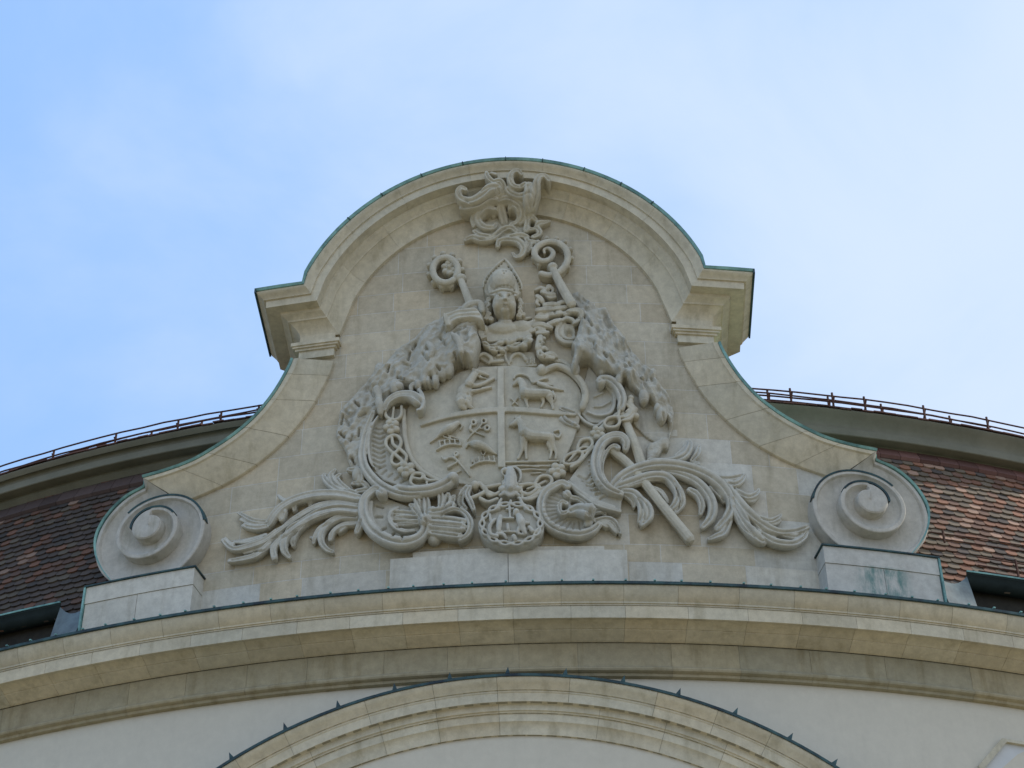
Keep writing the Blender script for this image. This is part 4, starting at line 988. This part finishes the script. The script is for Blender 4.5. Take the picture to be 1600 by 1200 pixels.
charge('ground_line', ([(900, 972, 10), (1100, 968, 11), (1350, 962, 9)], [(930, 1010, 7), (1050, 1000, 9), (1180, 1010, 7)], [(1010, 1040, 6), (1120, 1030, 8), (1240, 1040, 6)], [(1150, 1000, 6), (1280, 1005, 7)], [(1120, 1065, 6), (1200, 1060, 7)]))
charge('bird', ([(330, 765, 8), (380, 722, 26), (438, 690, 38), (486, 660, 28), (510, 643, 21)], [(520, 640, 8), (545, 668, 8), (528, 700, 6)], [(350, 752, 12), (275, 808, 5)], [(420, 735, 6), (450, 775, 6)], [(390, 757, 7), (465, 785, 7)], [(440, 750, 7), (525, 780, 6)]), label='bird perched on the upper crown')
charge('bird', ([(575, 850, 7), (600, 815, 14), (660, 820, 38), (728, 842, 33), (790, 880, 16), (832, 905, 6)], [(700, 880, 6), (712, 910, 6)], [(740, 885, 6), (725, 915, 6)]), label='bird perched on the lower crown')
for x0, y0, lb in ((0, 0, 'small crown under the upper bird'), (285, 140, 'small crown under the lower bird')):
    charge('crown', [[(330+x0, 868+y0, 8), (390+x0, 835+y0, 10), (460+x0, 822+y0, 10), (535+x0, 828+y0, 8)], [(355+x0, 800+y0, 5), (440+x0, 780+y0, 5), (525+x0, 785+y0, 5)] if not x0 else [(340+x0, 800+y0, 6), (342+x0, 830+y0, 6)]]+[[(355+42*k+x0, 795-4*k+y0, 8), (362+42*k+x0, 838-5*k+y0, 8)] for k in range(5)], label=lb)
def ringp(x, y, r, t): return [(x+r*cos(a), y+r*sin(a), t) for a in np.linspace(0, 2*pi, 9)[:-1]]
c = Carve('H', .052, .9); c.bulge = sbulge
c.st([(588, 785, 6), (620, 742, 7), (680, 690, 8), (715, 640, 8)]); c.st([(660, 722, 6), (730, 752, 6)]); c.st([(680, 690, 7), (740, 690, 7)])
for x, y in ((725, 628), (752, 686), (640, 640)): c.st(ringp(x, y, 20, 10), closed=True)
c.st([(618, 660, 8), (610, 695, 14), (635, 715, 8)]); c.carve('fruiting_branch', M_CARVE, SH, .0075)['label'] = 'berried twig beside the upper bird'
c = Carve('H', .052, .9); c.bulge = sbulge
c.st([(605, 1082, 8), (545, 1005, 9), (475, 935, 10), (385, 940, 8)]); c.st([(480, 940, 7), (500, 905, 8)]); c.st(ringp(495, 903, 17, 9), closed=True); c.st([(370, 925, 8), (400, 950, 12), (430, 935, 8)])
c.st([(425, 1015, 12), (470, 990, 10), (525, 958, 5)]); c.st([(460, 1080, 5), (535, 1040, 6)]); c.carve('fruiting_branch', M_CARVE, SH, .0075)['label'] = 'berried twig below the upper crown'
c = Carve('S', .05)
c.st([(975, 960, 26), (990, 890, 30), (1040, 840, 32), (1110, 828, 32), (1170, 860, 32), (1215, 930, 26)]); c.st([(470, 870, 30), (560, 830, 34), (640, 870, 36), (680, 920, 36), (640, 975, 24)]); c.st([(640, 960, 24), (760, 950, 34), (860, 940, 30)]); c.st([(780, 860, 30), (860, 830, 26)])
c.st([(900, 780, 22), (900, 880, 24), (950, 990, 22), (980, 1010, 16)]); c.st([(940, 1022, 10), (1150, 1022, 12), (1390, 1010, 10)]); c.st([(1230, 900, 18), (1240, 980, 14)]); c.st([(1290, 900, 16), (1300, 970, 14)]); c.st([(1350, 910, 16), (1355, 970, 14)])
c.slab([(500, 820), (880, 780), (1350, 800), (1400, 1020), (900, 1020), (620, 980), (470, 880)], .055)
c.carve('upper_strapwork', M_CARVE, SH)

# ================================================================== CARTOUCHE FRAME
FR = thing('cartouche_frame', 700, 800, 'thick C-shaped scrolled frame curling round the left and bottom of the oval shield', 'scroll frame')
c = Carve('K', .07); c.gr = .5; c.crease = .03
c.st([(830, 420, 44), (800, 395, 56), (740, 355, 54), (650, 345, 46), (570, 370, 42), (510, 420, 34), (485, 480, 22)], base=.12)
c.st([(805, 290, 14), (838, 340, 18), (850, 410, 18), (830, 470, 18), (790, 485, 14)], base=.17)
c.st([(735, 300, 18), (735, 262, 24), (772, 243, 26), (806, 275, 22), (800, 310, 14)], base=.14); c.bl(620, 262, 44, 38, d=.2, rn=.07)
c.mark([(540, 420), (620, 378), (700, 385)], 8, -.03); c.mark([(530, 460), (600, 410), (680, 410)], 7, -.03)
c.st([(385, 500, 24), (345, 590, 24), (308, 690, 28), (285, 800, 34), (275, 910, 40), (295, 1010, 44), (350, 1100, 48), (440, 1190, 50), (560, 1255, 52), (700, 1285, 52), (830, 1280, 50)], base=.08)
c.st([(600, 623, 40), (700, 642, 46), (850, 632, 50), (960, 595, 48), (1030, 545, 42)], reg='D', base=.10); c.bl(1038, 530, 42, 36, d=.22, rn=.08, reg='D')
c.st([(425, 540, 10), (372, 620, 12), (342, 720, 13), (335, 850, 13), (352, 960, 13), (385, 1015, 9)], base=.10)
c.slab([(500, 480), (420, 540), (360, 640), (330, 780), (330, 920), (370, 1040), (470, 1140), (640, 1200), (860, 1220), (1000, 1180), (880, 1110), (760, 980), (700, 860), (670, 720), (660, 560), (670, 460)], .055)
for k in range(9): c.mark([(360+2*k, 640+44*k), (440, 665+45*k), (490, 640+46*k)], 9, -.03)
for k in range(5): c.mark([(400+60*k, 1060+26*k), (440+60*k, 1020+30*k)], 9, -.03)
c.carve('left_scroll', M_CARVE3, FR, .009)
c = Carve('D', .05); c.gr = .5; c.crease = .03
c.st([(490, 650, 26), (440, 625, 36), (395, 650, 34), (350, 700, 38), (338, 790, 42), (365, 880, 46), (425, 960, 50), (530, 1022, 52), (650, 1045, 52), (760, 1015, 46), (815, 950, 38), (825, 880, 34)], base=.10)
c.bl(480, 650, 42, 36, d=.24, rn=.07)
c.st([(405, 720, 12), (400, 800, 12), (430, 900, 13), (500, 965, 13)], base=.1)
c.st([(610, 765, 12), (560, 795, 18), (545, 860, 18), (590, 920, 20), (660, 950, 18), (740, 945, 14)], base=.09)
c.slab([(400, 680), (500, 680), (600, 720), (760, 780), (800, 880), (760, 980), (640, 1010), (500, 980), (400, 880), (370, 780)], .07)
for a in ([(440, 750), (490, 765)], [(435, 838), (485, 838)], [(480, 940), (515, 925)], [(560, 985), (580, 965)], [(640, 1010), (640, 985)]): c.mark(a, 8, -.05)
c.st([(550, 805, 20), (650, 808, 26), (770, 825, 24)], base=.06); c.st([(555, 850, 24), (650, 852, 28), (780, 850, 26)], base=.06); c.st([(590, 895, 20), (680, 895, 28), (780, 880, 26)], base=.06)
c.mark([(560, 828), (760, 842)], 6, -.04); c.mark([(580, 874), (760, 868)], 6, -.04); c.mark([(600, 915), (740, 905)], 7, -.05)
c.st([(325, 850, 24), (308, 920, 30), (290, 960, 26)], base=.08)
c.bl(820, 865, 48, 50, d=.2, rn=.1); c.bl(893, 1020, 50, 40, d=.08, rn=.09)
c.mark([(820, 850), (830, 870)], 10, -.05)
for p in ([(840, 850, 26), (1000, 862, 32), (1120, 880, 32)], [(850, 900, 38), (1000, 915, 44), (1110, 925, 42)], [(845, 955, 30), (1000, 980, 38), (1085, 990, 34)]): c.st(p, base=.10)
c.mark([(860, 876), (1100, 898)], 7, -.03); c.mark([(860, 930), (1090, 955)], 7, -.03)
c.st([(930, 845, 12), (990, 795, 18), (1070, 778, 20), (1140, 815, 22), (1178, 890, 26), (1160, 970, 24), (1090, 1020, 16)], base=.12)
c.st([(1175, 600, 16), (1150, 660, 20), (1175, 715, 22), (1202, 780, 16)], base=.14); c.st([(1150, 600, 20), (1110, 660, 26), (1100, 730, 28), (1140, 780, 22)], base=.07)
for p in ([(820, 850, 24), (775, 745, 30), (735, 665, 26)], [(832, 840, 26), (835, 740, 30), (820, 672, 24)], [(730, 760, 26), (705, 745, 18)], [(800, 870, 20), (750, 800, 24), (715, 755, 18)], [(930, 780, 24), (945, 700, 28), (935, 640, 24)], [(960, 770, 22), (990, 710, 26), (1000, 660, 20)], [(1020, 760, 22), (1040, 690, 20), (1050, 670, 12)], [(860, 800, 40), (950, 790, 46), (1040, 740, 30)]): c.st(p, base=.09)
c.mark([(903, 700), (905, 740)], 12, -.1); c.mark([(790, 720), (800, 790)], 7, -.05); c.mark([(996, 690), (992, 710)], 6, -.05)
for k in range(6): c.mark([(1040+8*k, 700+14*k), (1110, 660+14*k)], 5, -.03)
c.carve('lower_scroll', M_CARVE3, FR, .009)
c = Carve('E', .06); c.gr = .5; c.crease = .03
c.st([(985, 310, 24), (990, 260, 34), (950, 212, 38), (870, 215, 38), (800, 265, 40), (765, 350, 42), (755, 440, 42), (785, 540, 42), (855, 618, 38), (955, 660, 24)], base=.12)
c.st([(930, 300, 22), (900, 282, 18), (850, 310, 13), (812, 390, 13), (805, 490, 13), (850, 585, 13)], base=.14)
c.slab([(545, 545), (620, 440), (700, 340), (770, 300), (750, 450), (800, 590), (960, 680), (950, 800), (860, 780), (740, 730), (640, 670)], .10)
c.st([(560, 590, 13), (650, 670, 17), (770, 745, 19), (945, 795, 15)], base=.10); c.st([(540, 560, 10), (640, 640, 12), (760, 712, 12), (900, 760, 10)], base=.12)
for k in range(6): c.mark([(620+34*k, 520+36*k), (680+26*k, 545+28*k), (720+26*k, 500+34*k)], 8, -.03)
for k in range(9): c.bl(705+3*k if k < 5 else 720+12*(k-5), 400+30*k, 10, rn=.02, base=.11)
c.mark([(800, 300), (770, 420), (800, 540)], 8, -.02)
c.carve('right_scroll', M_CARVE3, FR, .009)
c = Carve('E', .05); c.gr = .5; c.crease = .03
c.st([(540, 600, 30), (490, 575, 30), (425, 605, 32), (360, 650, 34), (328, 730, 36), (335, 820, 38), (390, 905, 40), (500, 960, 42), (620, 978, 40), (720, 950, 34), (780, 895, 26)], base=.09)
c.slab([(540, 600), (420, 630), (350, 700), (340, 820), (420, 900), (520, 940), (640, 945), (720, 900), (700, 780), (560, 740)], .08)
for k in range(15):
    a = radians(80+13*k); c.mark([(600+150*cos(a), 770+110*sin(a)), (590+245*cos(a), 775+165*sin(a))], 5.5, -.022)
c.st([(545, 800, 34, .16), (620, 780, 50, .22), (700, 795, 66, .28)]); c.mark([(712, 800)], 24, -.10)
c.st([(530, 735, 16), (490, 720, 18), (468, 755, 20), (490, 810, 22), (530, 800, 18)], base=.14); c.mark([(500, 765)], 14, -.07); c.bl(528, 662, 34, 30, d=.14, rn=.06)
c.st([(560, 690, 24), (620, 700, 20), (680, 740, 20)], base=.06); c.bl(695, 895, 34, 30, d=.12, rn=.06)
c.st([(740, 872, 18), (830, 852, 22), (900, 880, 22), (950, 970, 12)], base=.07); c.st([(780, 895, 14), (845, 888, 18), (895, 940, 14), (915, 965, 8)], base=.07); c.st([(780, 870, 16), (820, 905, 16), (850, 915, 10)], base=.07)
c.st([(740, 800, 26), (800, 790, 30), (830, 820, 14)], base=.03)
c.carve('shell_scroll', M_CARVE3, FR, .009)
c = Carve('C', .05); c.gr = .5; c.crease = .03
c.st([(665, 668, 24), (690, 655, 30), (745, 665, 34), (800, 720, 34), (825, 790, 32), (815, 850, 28)], base=.10); c.bl(682, 672, 28, 26, d=.2, rn=.06)
c.st([(720, 705, 10), (765, 750, 12), (772, 820, 12), (740, 880, 12), (660, 895, 10), (590, 870, 8)], base=.06)
c.st([(635, 770, 5), (700, 742, 5)], base=.05); c.st([(635, 836, 5), (690, 832, 6), (745, 800, 5)], base=.05)
c.st([(520, 880, 8), (580, 940, 10), (650, 965, 9), (700, 930, 8)], base=.05)
c.st([(410, 850, 18), (460, 868, 22), (510, 885, 18)]); c.st([(420, 900, 22), (450, 940, 26), (530, 975, 16)]); c.bl(425, 925, 26, 22, d=.1, rn=.05); c.bl(500, 960, 24, 20, d=.1, rn=.05); c.bl(560, 838, 22, 20, d=.07, rn=.04)
c.slab([(600, 560), (660, 640), (760, 700), (800, 800), (780, 880), (700, 950), (600, 940), (540, 870), (560, 700)], .04)
c.carve('upper_right_scroll', M_CARVE3, FR, .009)

# ================================================================== FLOWER CHAIN
CH = thing('flower_chain', 700, 760, 'carved chain of knotted loops and small rosettes round the oval shield', 'chain')
def rosette(reg, x, y, r, base=.12):
    c = Carve(reg, base); s_ = r/42
    for k in range(5):
        a = 2*pi*k/5+.5; c.bl(x+36*s_*cos(a), y+33*s_*sin(a), 24*s_, 20*s_, rn=.035)
    c.bl(x, y, 17*s_, 15*s_, d=base+.035, rn=.045)
    c.bl(x, y, 40*s_, 36*s_, d=base-.03, rn=.04); c.carve('rosette', M_CARVE, CH, .0075)
for a in (('K', 550, 640, 58), ('K', 690, 1040, 62), ('E', 770, 180, 44), ('E', 455, 475, 50), ('E', 75, 610, 58)): rosette(*a)
def links(strokes, plate=None, reg='K', base=.11):
    c = Carve(reg, base, .5)
    for p in strokes: c.st(p, closed=(p[0][:2] == p[-1][:2] and False) or p is strokes[0] and False)
    return c
def loop(c, p): c.st(p, closed=True, n=5)
c = Carve('K', .10, .5)
c.st([(500, 455, 15), (495, 530, 18), (540, 572, 18), (600, 572, 18), (642, 530, 18), (645, 450, 15)]); c.st([(572, 460, 13), (562, 560, 13)])
loop(c, [(560, 722, 17), (505, 760, 17), (502, 820, 17), (555, 880, 17), (620, 930, 17), (650, 970, 17), (600, 1002, 17), (552, 975, 17), (560, 910, 17), (610, 860, 17), (640, 790, 17), (615, 735, 17)])
c.st([(555, 745, 15), (570, 810, 17), (640, 860, 17), (690, 915, 17), (680, 970, 14)]); c.carve('knotted_link', M_CARVE, CH, .0075)
c = Carve('K', .10, .5)
loop(c, [(735, 1120, 16), (765, 1080, 17), (825, 1080, 17), (860, 1110, 16), (820, 1130, 14), (770, 1122, 14)]); c.st([(840, 1110, 16), (900, 1142, 16), (980, 1142, 14), (1010, 1160, 10)]); c.st([(735, 1120, 16), (730, 1165, 16), (770, 1195, 14), (850, 1200, 12)]); c.st([(880, 1160, 12), (890, 1200, 10)])
c.carve('knotted_link', M_CARVE, CH, .0075)
c = Carve('M', .13, .5)
loop(c, [(385, 610, 15), (420, 560, 16), (500, 548, 16), (530, 590, 16), (500, 635, 16), (420, 645, 16)]); loop(c, [(520, 545, 15), (540, 455, 16), (590, 432, 16), (645, 500, 16), (600, 550, 16), (560, 548, 15)]); c.st([(590, 500, 12), (620, 480, 12), (600, 560, 14)]); c.st([(560, 580, 14), (620, 570, 16), (670, 520, 14)])
c.carve('knotted_link', M_CARVE, CH, .0075)
c = Carve('E', .12, .5)
loop(c, [(612, 300, 12), (640, 240, 13), (705, 230, 13), (728, 268, 13), (690, 318, 13), (632, 330, 13)]); loop(c, [(502, 402, 12), (535, 355, 13), (620, 328, 13), (652, 350, 13), (610, 410, 13), (530, 428, 13)]); c.st([(545, 400, 10), (640, 300, 11), (720, 300, 10)]); c.st([(560, 450, 12), (640, 400, 13), (690, 340, 12), (740, 290, 10)])
c.carve('knotted_link', M_CARVE, CH, .0075)
c = Carve('E', .12, .5)
loop(c, [(282, 580, 13), (320, 524, 14), (388, 522, 14), (412, 560, 14), (370, 606, 14), (300, 618, 14)]); loop(c, [(155, 625, 13), (200, 585, 14), (270, 582, 14), (318, 610, 13), (285, 655, 13), (200, 665, 14)]); c.st([(150, 690, 12), (220, 695, 16), (310, 655, 14), (400, 590, 10)]); c.st([(220, 620, 10), (300, 590, 10), (360, 560, 10)])
c.carve('knotted_link', M_CARVE, CH, .0075)
c = Carve('N', .12, .6)
for p in [q for q in ([(120, 512, 24), (220, 475, 28), (300, 440, 26), (400, 470, 24), (450, 440, 20)], [(220, 335, 26), (290, 415, 30), (330, 480, 26), (420, 470, 20)], [(230, 520, 26), (320, 558, 24), (430, 520, 22)], [(290, 385, 24), (380, 370, 24), (460, 350, 20)], [(700, 360, 24), (800, 350, 22), (860, 350, 20)], [(700, 440, 22), (800, 470, 26), (900, 400, 22)], [(720, 520, 22), (800, 530, 26), (900, 490, 18)]) if q[0][0] < 600]: c.st(p)
c.bl(165, 365, 46, 48, d=.16, rn=.07); c.carve('knotted_link', M_CARVE, CH, .008)
c = Carve('N', .12, .6)
for p in ([(690, 360, 24), (790, 350, 22), (860, 350, 20)], [(700, 440, 22), (800, 470, 26), (900, 400, 22)], [(720, 520, 22), (800, 530, 26), (900, 490, 18)], [(700, 360, 16), (715, 440, 18), (725, 520, 16)]): c.st(p)
c.carve('knotted_link', M_CARVE, CH, .008)
c = Carve('X', .045)
c.st([(972, 645, 7), (935, 678, 8), (880, 733, 7), (835, 766, 7), (800, 780, 6)], base=.03, k=.3)
c.st([(983, 632, 7), (988, 645, 8), (972, 656, 6)], base=.06)
for x, y in ((985, 628), (992, 640), (986, 622), (978, 655), (994, 650)): c.bl(x, y, 5, 4.5, d=.14, rn=.04)
c.carve('backing_band', M_CARVE, CH)

# ================================================================== BIRD HEAD AND MEDALLION
T_ = thing('beaked_bird_head', 796, 752, 'carved hook-beaked bird head with ruffled collar rising above the round medallion', 'bird head carving')
c = Carve('N', .10)
c.st([(580, 400, 80), (585, 300, 78), (575, 215, 70), (545, 190, 50)], base=.09, k=.5); c.st([(520, 175, 30), (485, 195, 22), (495, 235, 15), (520, 245, 8)], base=.14)
c.st([(555, 150, 14), (635, 150, 16), (695, 200, 18), (702, 275, 16), (680, 330, 12)], base=.12)
c.mark([(515, 215)], 14, -.05); c.mark([(640, 190), (670, 260)], 12, -.025)
c.carve('head', M_CARVE3, T_, .008)
c = Carve('N', .12)
for k in range(5): c.bl(580+85*cos(2*pi*k/5+.3), 400+48*sin(2*pi*k/5+.3), 52, 38, rn=.06)
c.bl(580, 400, 42, 34, d=.2, rn=.07); c.st([(455, 480, 20), (520, 455, 28), (580, 482, 28), (640, 458, 28), (690, 485, 18)], base=.12)
c.carve('collar', M_CARVE3, T_, .008)
T_ = thing('round_medallion', 798, 822, 'round carved medallion with interlaced border and small figure scene, below the bird head', 'medallion')
c = Carve('N', .1)
ME = (590, 835)
def mel(rx, ry, n=28): return [(ME[0]+rx*cos(2*pi*k/n), ME[1]+ry*sin(2*pi*k/n)) for k in range(n)]
c.slab(mel(388, 262), .24, reg='N', bev=.02); c.carve('disc', M_CARVE3, T_, .01)
c = Carve('N', .23, .4)
for ph in (0, pi):
    c.st([(ME[0]+(340+30*cos(7*a+ph))*cos(a), ME[1]+(232+22*cos(7*a+ph))*sin(a)-22, 15) for a in np.linspace(0, 2*pi, 71)[:-1]], closed=True, n=2)
for a in (.45, 2.4, 4.2, 5.3): c.bl(ME[0]+325*cos(a), ME[1]-15+210*sin(a), 34, 26, d=.26, rn=.04)
c.st([(475, 520, 14), (440, 590, 16), (480, 605, 12)]); c.st([(690, 510, 14), (730, 580, 16), (760, 590, 10)]); c.st([(585, 540, 16), (585, 580, 14)])
c.carve('interlaced_border', M_CARVE3, T_, .0075)
c = Carve('N', .235, .55)
for p in ([(650, 670, 40), (640, 700, 30)], [(680, 720, 38), (705, 790, 50), (725, 860, 36), (760, 930, 22)], [(700, 760, 22), (760, 800, 20), (800, 800, 14)], [(690, 850, 26), (670, 920, 20), (740, 940, 14)], [(570, 605, 14), (578, 730, 13)], [(535, 640, 12), (620, 632, 12)], [(465, 720, 22), (450, 820, 34), (445, 900, 26)], [(400, 760, 20), (340, 840, 24), (350, 930, 24), (430, 960, 20)], [(550, 820, 20), (555, 880, 22)], [(420, 925, 18), (500, 940, 22), (540, 990, 14)], [(620, 960, 30), (640, 1000, 24)], [(340, 700, 14), (350, 780, 18)], [(500, 745, 12), (620, 745, 14)], [(470, 905, 12), (640, 905, 14)], [(800, 850, 22), (840, 900, 26)]): c.st(p)
c.carve('figure_scene', M_CARVE3, T_, .0075)

# ================================================================== ACANTHUS SCROLLS
def acanthus(reg, strokes, marks, label, x, y, vox=.009):
    T = thing('acanthus_scroll', x, y, label, 'leaf scroll', 'acanthus scrolls at the foot of the shield')
    for name, ss in strokes:
        c = Carve(reg, .045, 1.0); c.gr = .6; c.crease = .02; c.rsc = 1.2
        for p in ss: c.st(p)
        for m_ in marks: c.mark(*m_)
        c.carve(name, M_CARVE3, T, vox)
acanthus('F', [('long_leaf', ([(1215, 600, 30), (1050, 570, 36), (880, 570, 36), (720, 605, 34), (610, 662, 32), (545, 730, 32), (512, 785, 26), (490, 810, 14)],
    [(1200, 640, 26), (1050, 632, 28), (900, 655, 26), (790, 705, 24), (700, 762, 24), (600, 832, 26), (480, 922, 26), (350, 972, 26), (220, 990, 22), (140, 922, 16)],
    [(760, 612, 14), (705, 640, 20), (700, 690, 14)], [(880, 605, 14), (830, 622, 18), (818, 650, 12)], [(690, 590, 14), (625, 612, 16), (572, 570, 10)], [(620, 700, 26), (600, 760, 22)],
    [(445, 905, 16), (330, 938, 16), (230, 935, 10)], [(480, 880, 14), (400, 905, 14), (300, 925, 10)], [(490, 955, 16), (400, 1000, 14), (310, 1022, 10)], [(220, 960, 14), (180, 930, 12), (160, 900, 8)])),
    ('middle_leaf', ([(1200, 700, 38), (1050, 685, 40), (900, 715, 38), (760, 785, 32), (665, 850, 32), (622, 930, 28), (622, 1005, 24), (662, 1056, 14)],
    [(800, 782, 24), (722, 850, 24), (690, 920, 22), (690, 965, 14)], [(705, 840, 22), (590, 920, 24), (540, 990, 24), (545, 1062, 22)],
    [(600, 850, 20), (500, 960, 24), (400, 1042, 24), (285, 1072, 20), (190, 1085, 16)])),
    ('lower_leaf', ([(1200, 742, 26), (1080, 742, 26), (980, 785, 26), (922, 850, 24), (910, 930, 22), (950, 990, 18), (1002, 1014, 12)], [(1190, 790, 22), (1080, 802, 22), (1005, 850, 22), (980, 920, 16)], [(1000, 772, 18), (905, 830, 20), (862, 900, 18), (850, 945, 12)], [(850, 905, 12), (825, 900, 10)], [(1100, 820, 16), (1060, 850, 16), (1045, 865, 10)])),
    ('small_side_leaf', ([(490, 778, 14), (380, 770, 20), (290, 722, 14), (262, 705, 10)], [(500, 812, 16), (400, 830, 22), (300, 808, 16)], [(470, 795, 12), (380, 800, 16), (280, 760, 12)])),
    ('upper_curl', ([(1160, 572, 20), (1040, 530, 26), (965, 480, 22), (930, 425, 18), (942, 402, 10)], [(1120, 545, 20), (1020, 490, 22), (985, 420, 20), (1020, 370, 12)], [(1130, 535, 18), (1070, 490, 20), (1030, 435, 18), (1058, 405, 12)], [(1180, 560, 20), (1130, 545, 24), (1060, 545, 24)],
    [(1150, 480, 12), (1220, 470, 18), (1260, 490, 20), (1300, 540, 16)], [(1120, 370, 16), (1200, 380, 24), (1220, 440, 24), (1200, 480, 20)], [(1230, 350, 16), (1200, 390, 18)], [(1180, 540, 16), (1250, 530, 20), (1300, 520, 14)]))],
    [([(1200, 622), (1050, 600), (900, 610), (760, 660), (660, 740), (560, 830)], 7, -.03), ([(1190, 668), (1040, 655), (880, 685), (760, 745), (640, 830), (520, 930)], 7, -.03), ([(1180, 725), (1040, 712), (900, 750), (780, 815)], 7, -.03), ([(560, 880), (480, 985), (380, 1010)], 6, -.03), ([(1190, 765), (1080, 770), (1000, 815), (950, 880)], 6, -.03), ([(650, 960), (670, 900), (720, 850)], 5, -.03), ([(960, 700), (830, 745), (720, 820)], 6, -.02)],
    'long carved acanthus scroll sweeping left from the shield foot towards the left volute', 450, 820)
acanthus('G', [('arching_leaf', ([(-30, 575, 26), (50, 490, 32), (150, 435, 34), (280, 402, 36), (400, 400, 36), (520, 420, 36), (640, 462, 36), (740, 525, 36), (808, 600, 32), (842, 685, 30), (820, 770, 30), (740, 862, 22)],
    [(340, 440, 22), (480, 470, 28), (600, 530, 30), (680, 620, 30), (710, 705, 30), (692, 790, 28), (635, 852, 18)], [(540, 580, 20), (602, 620, 24), (632, 690, 22), (622, 755, 14)], [(700, 560, 20), (770, 620, 24), (790, 670, 12)], [(840, 780, 18), (792, 890, 24), (735, 918, 22), (680, 935, 12)])),
    ('curled_leaf', ([(10, 562, 26), (140, 522, 34), (270, 482, 32), (375, 490, 30), (440, 560, 30), (462, 625, 28), (440, 685, 24), (400, 722, 16)], [(425, 505, 12), (475, 590, 20), (490, 680, 20), (440, 745, 14)], [(260, 560, 14), (330, 590, 16), (370, 640, 14), (385, 670, 10)])),
    ('side_spray', ([(790, 520, 20), (870, 635, 30), (955, 738, 34), (1060, 822, 28), (1180, 882, 24), (1300, 880, 22), (1392, 848, 18)], [(840, 610, 24), (880, 720, 36), (950, 842, 38), (1030, 930, 34), (1082, 958, 20)], [(1000, 800, 20), (1080, 872, 24), (1155, 915, 16)], [(1045, 885, 24), (1150, 955, 28), (1280, 972, 26), (1362, 930, 20), (1392, 880, 12)], [(1200, 900, 16), (1300, 920, 20), (1350, 895, 12)],
    [(810, 530, 20), (870, 542, 24), (920, 512, 20), (942, 470, 10)], [(730, 490, 16), (820, 500, 22), (900, 485, 20), (930, 465, 8)], [(880, 590, 20), (960, 632, 24), (1020, 612, 20), (1042, 575, 10)], [(930, 640, 16), (990, 660, 16), (1035, 630, 10)], [(1040, 780, 18), (1120, 805, 20), (1180, 782, 16), (1202, 755, 8)], [(1080, 815, 14), (1150, 825, 14), (1200, 800, 8)])),
    ('lower_curl', ([(50, 590, 22), (140, 608, 28), (195, 680, 28), (200, 755, 26), (180, 812, 14)], [(170, 625, 18), (240, 700, 26), (252, 775, 26), (200, 832, 18)], [(70, 610, 16), (130, 655, 18), (142, 702, 10)])),
    ('upper_sprig', ([(250, 372, 20), (400, 372, 22), (505, 335, 26), (545, 265, 22), (540, 222, 10)], [(555, 372, 14), (600, 320, 22), (612, 258, 12)], [(570, 385, 12), (610, 392, 14)], [(440, 340, 14), (500, 290, 16), (520, 230, 8)]))],
    [([(60, 500), (200, 430), (380, 422), (560, 455), (700, 540), (780, 640)], 7, -.03), ([(100, 540), (260, 500), (360, 520), (410, 600)], 7, -.03), ([(600, 560), (660, 660), (670, 760)], 7, -.03), ([(860, 640), (950, 780), (1060, 860), (1200, 920)], 8, -.03), ([(860, 700), (920, 840), (1010, 910)], 7, -.02), ([(170, 640), (215, 720), (220, 790)], 6, -.03), ([(770, 780), (790, 700)], 7, -.03), ([(450, 560), (475, 640), (465, 700)], 5, -.05)],
    'carved acanthus scroll arching right from the shield foot towards the right volute', 1110, 790)
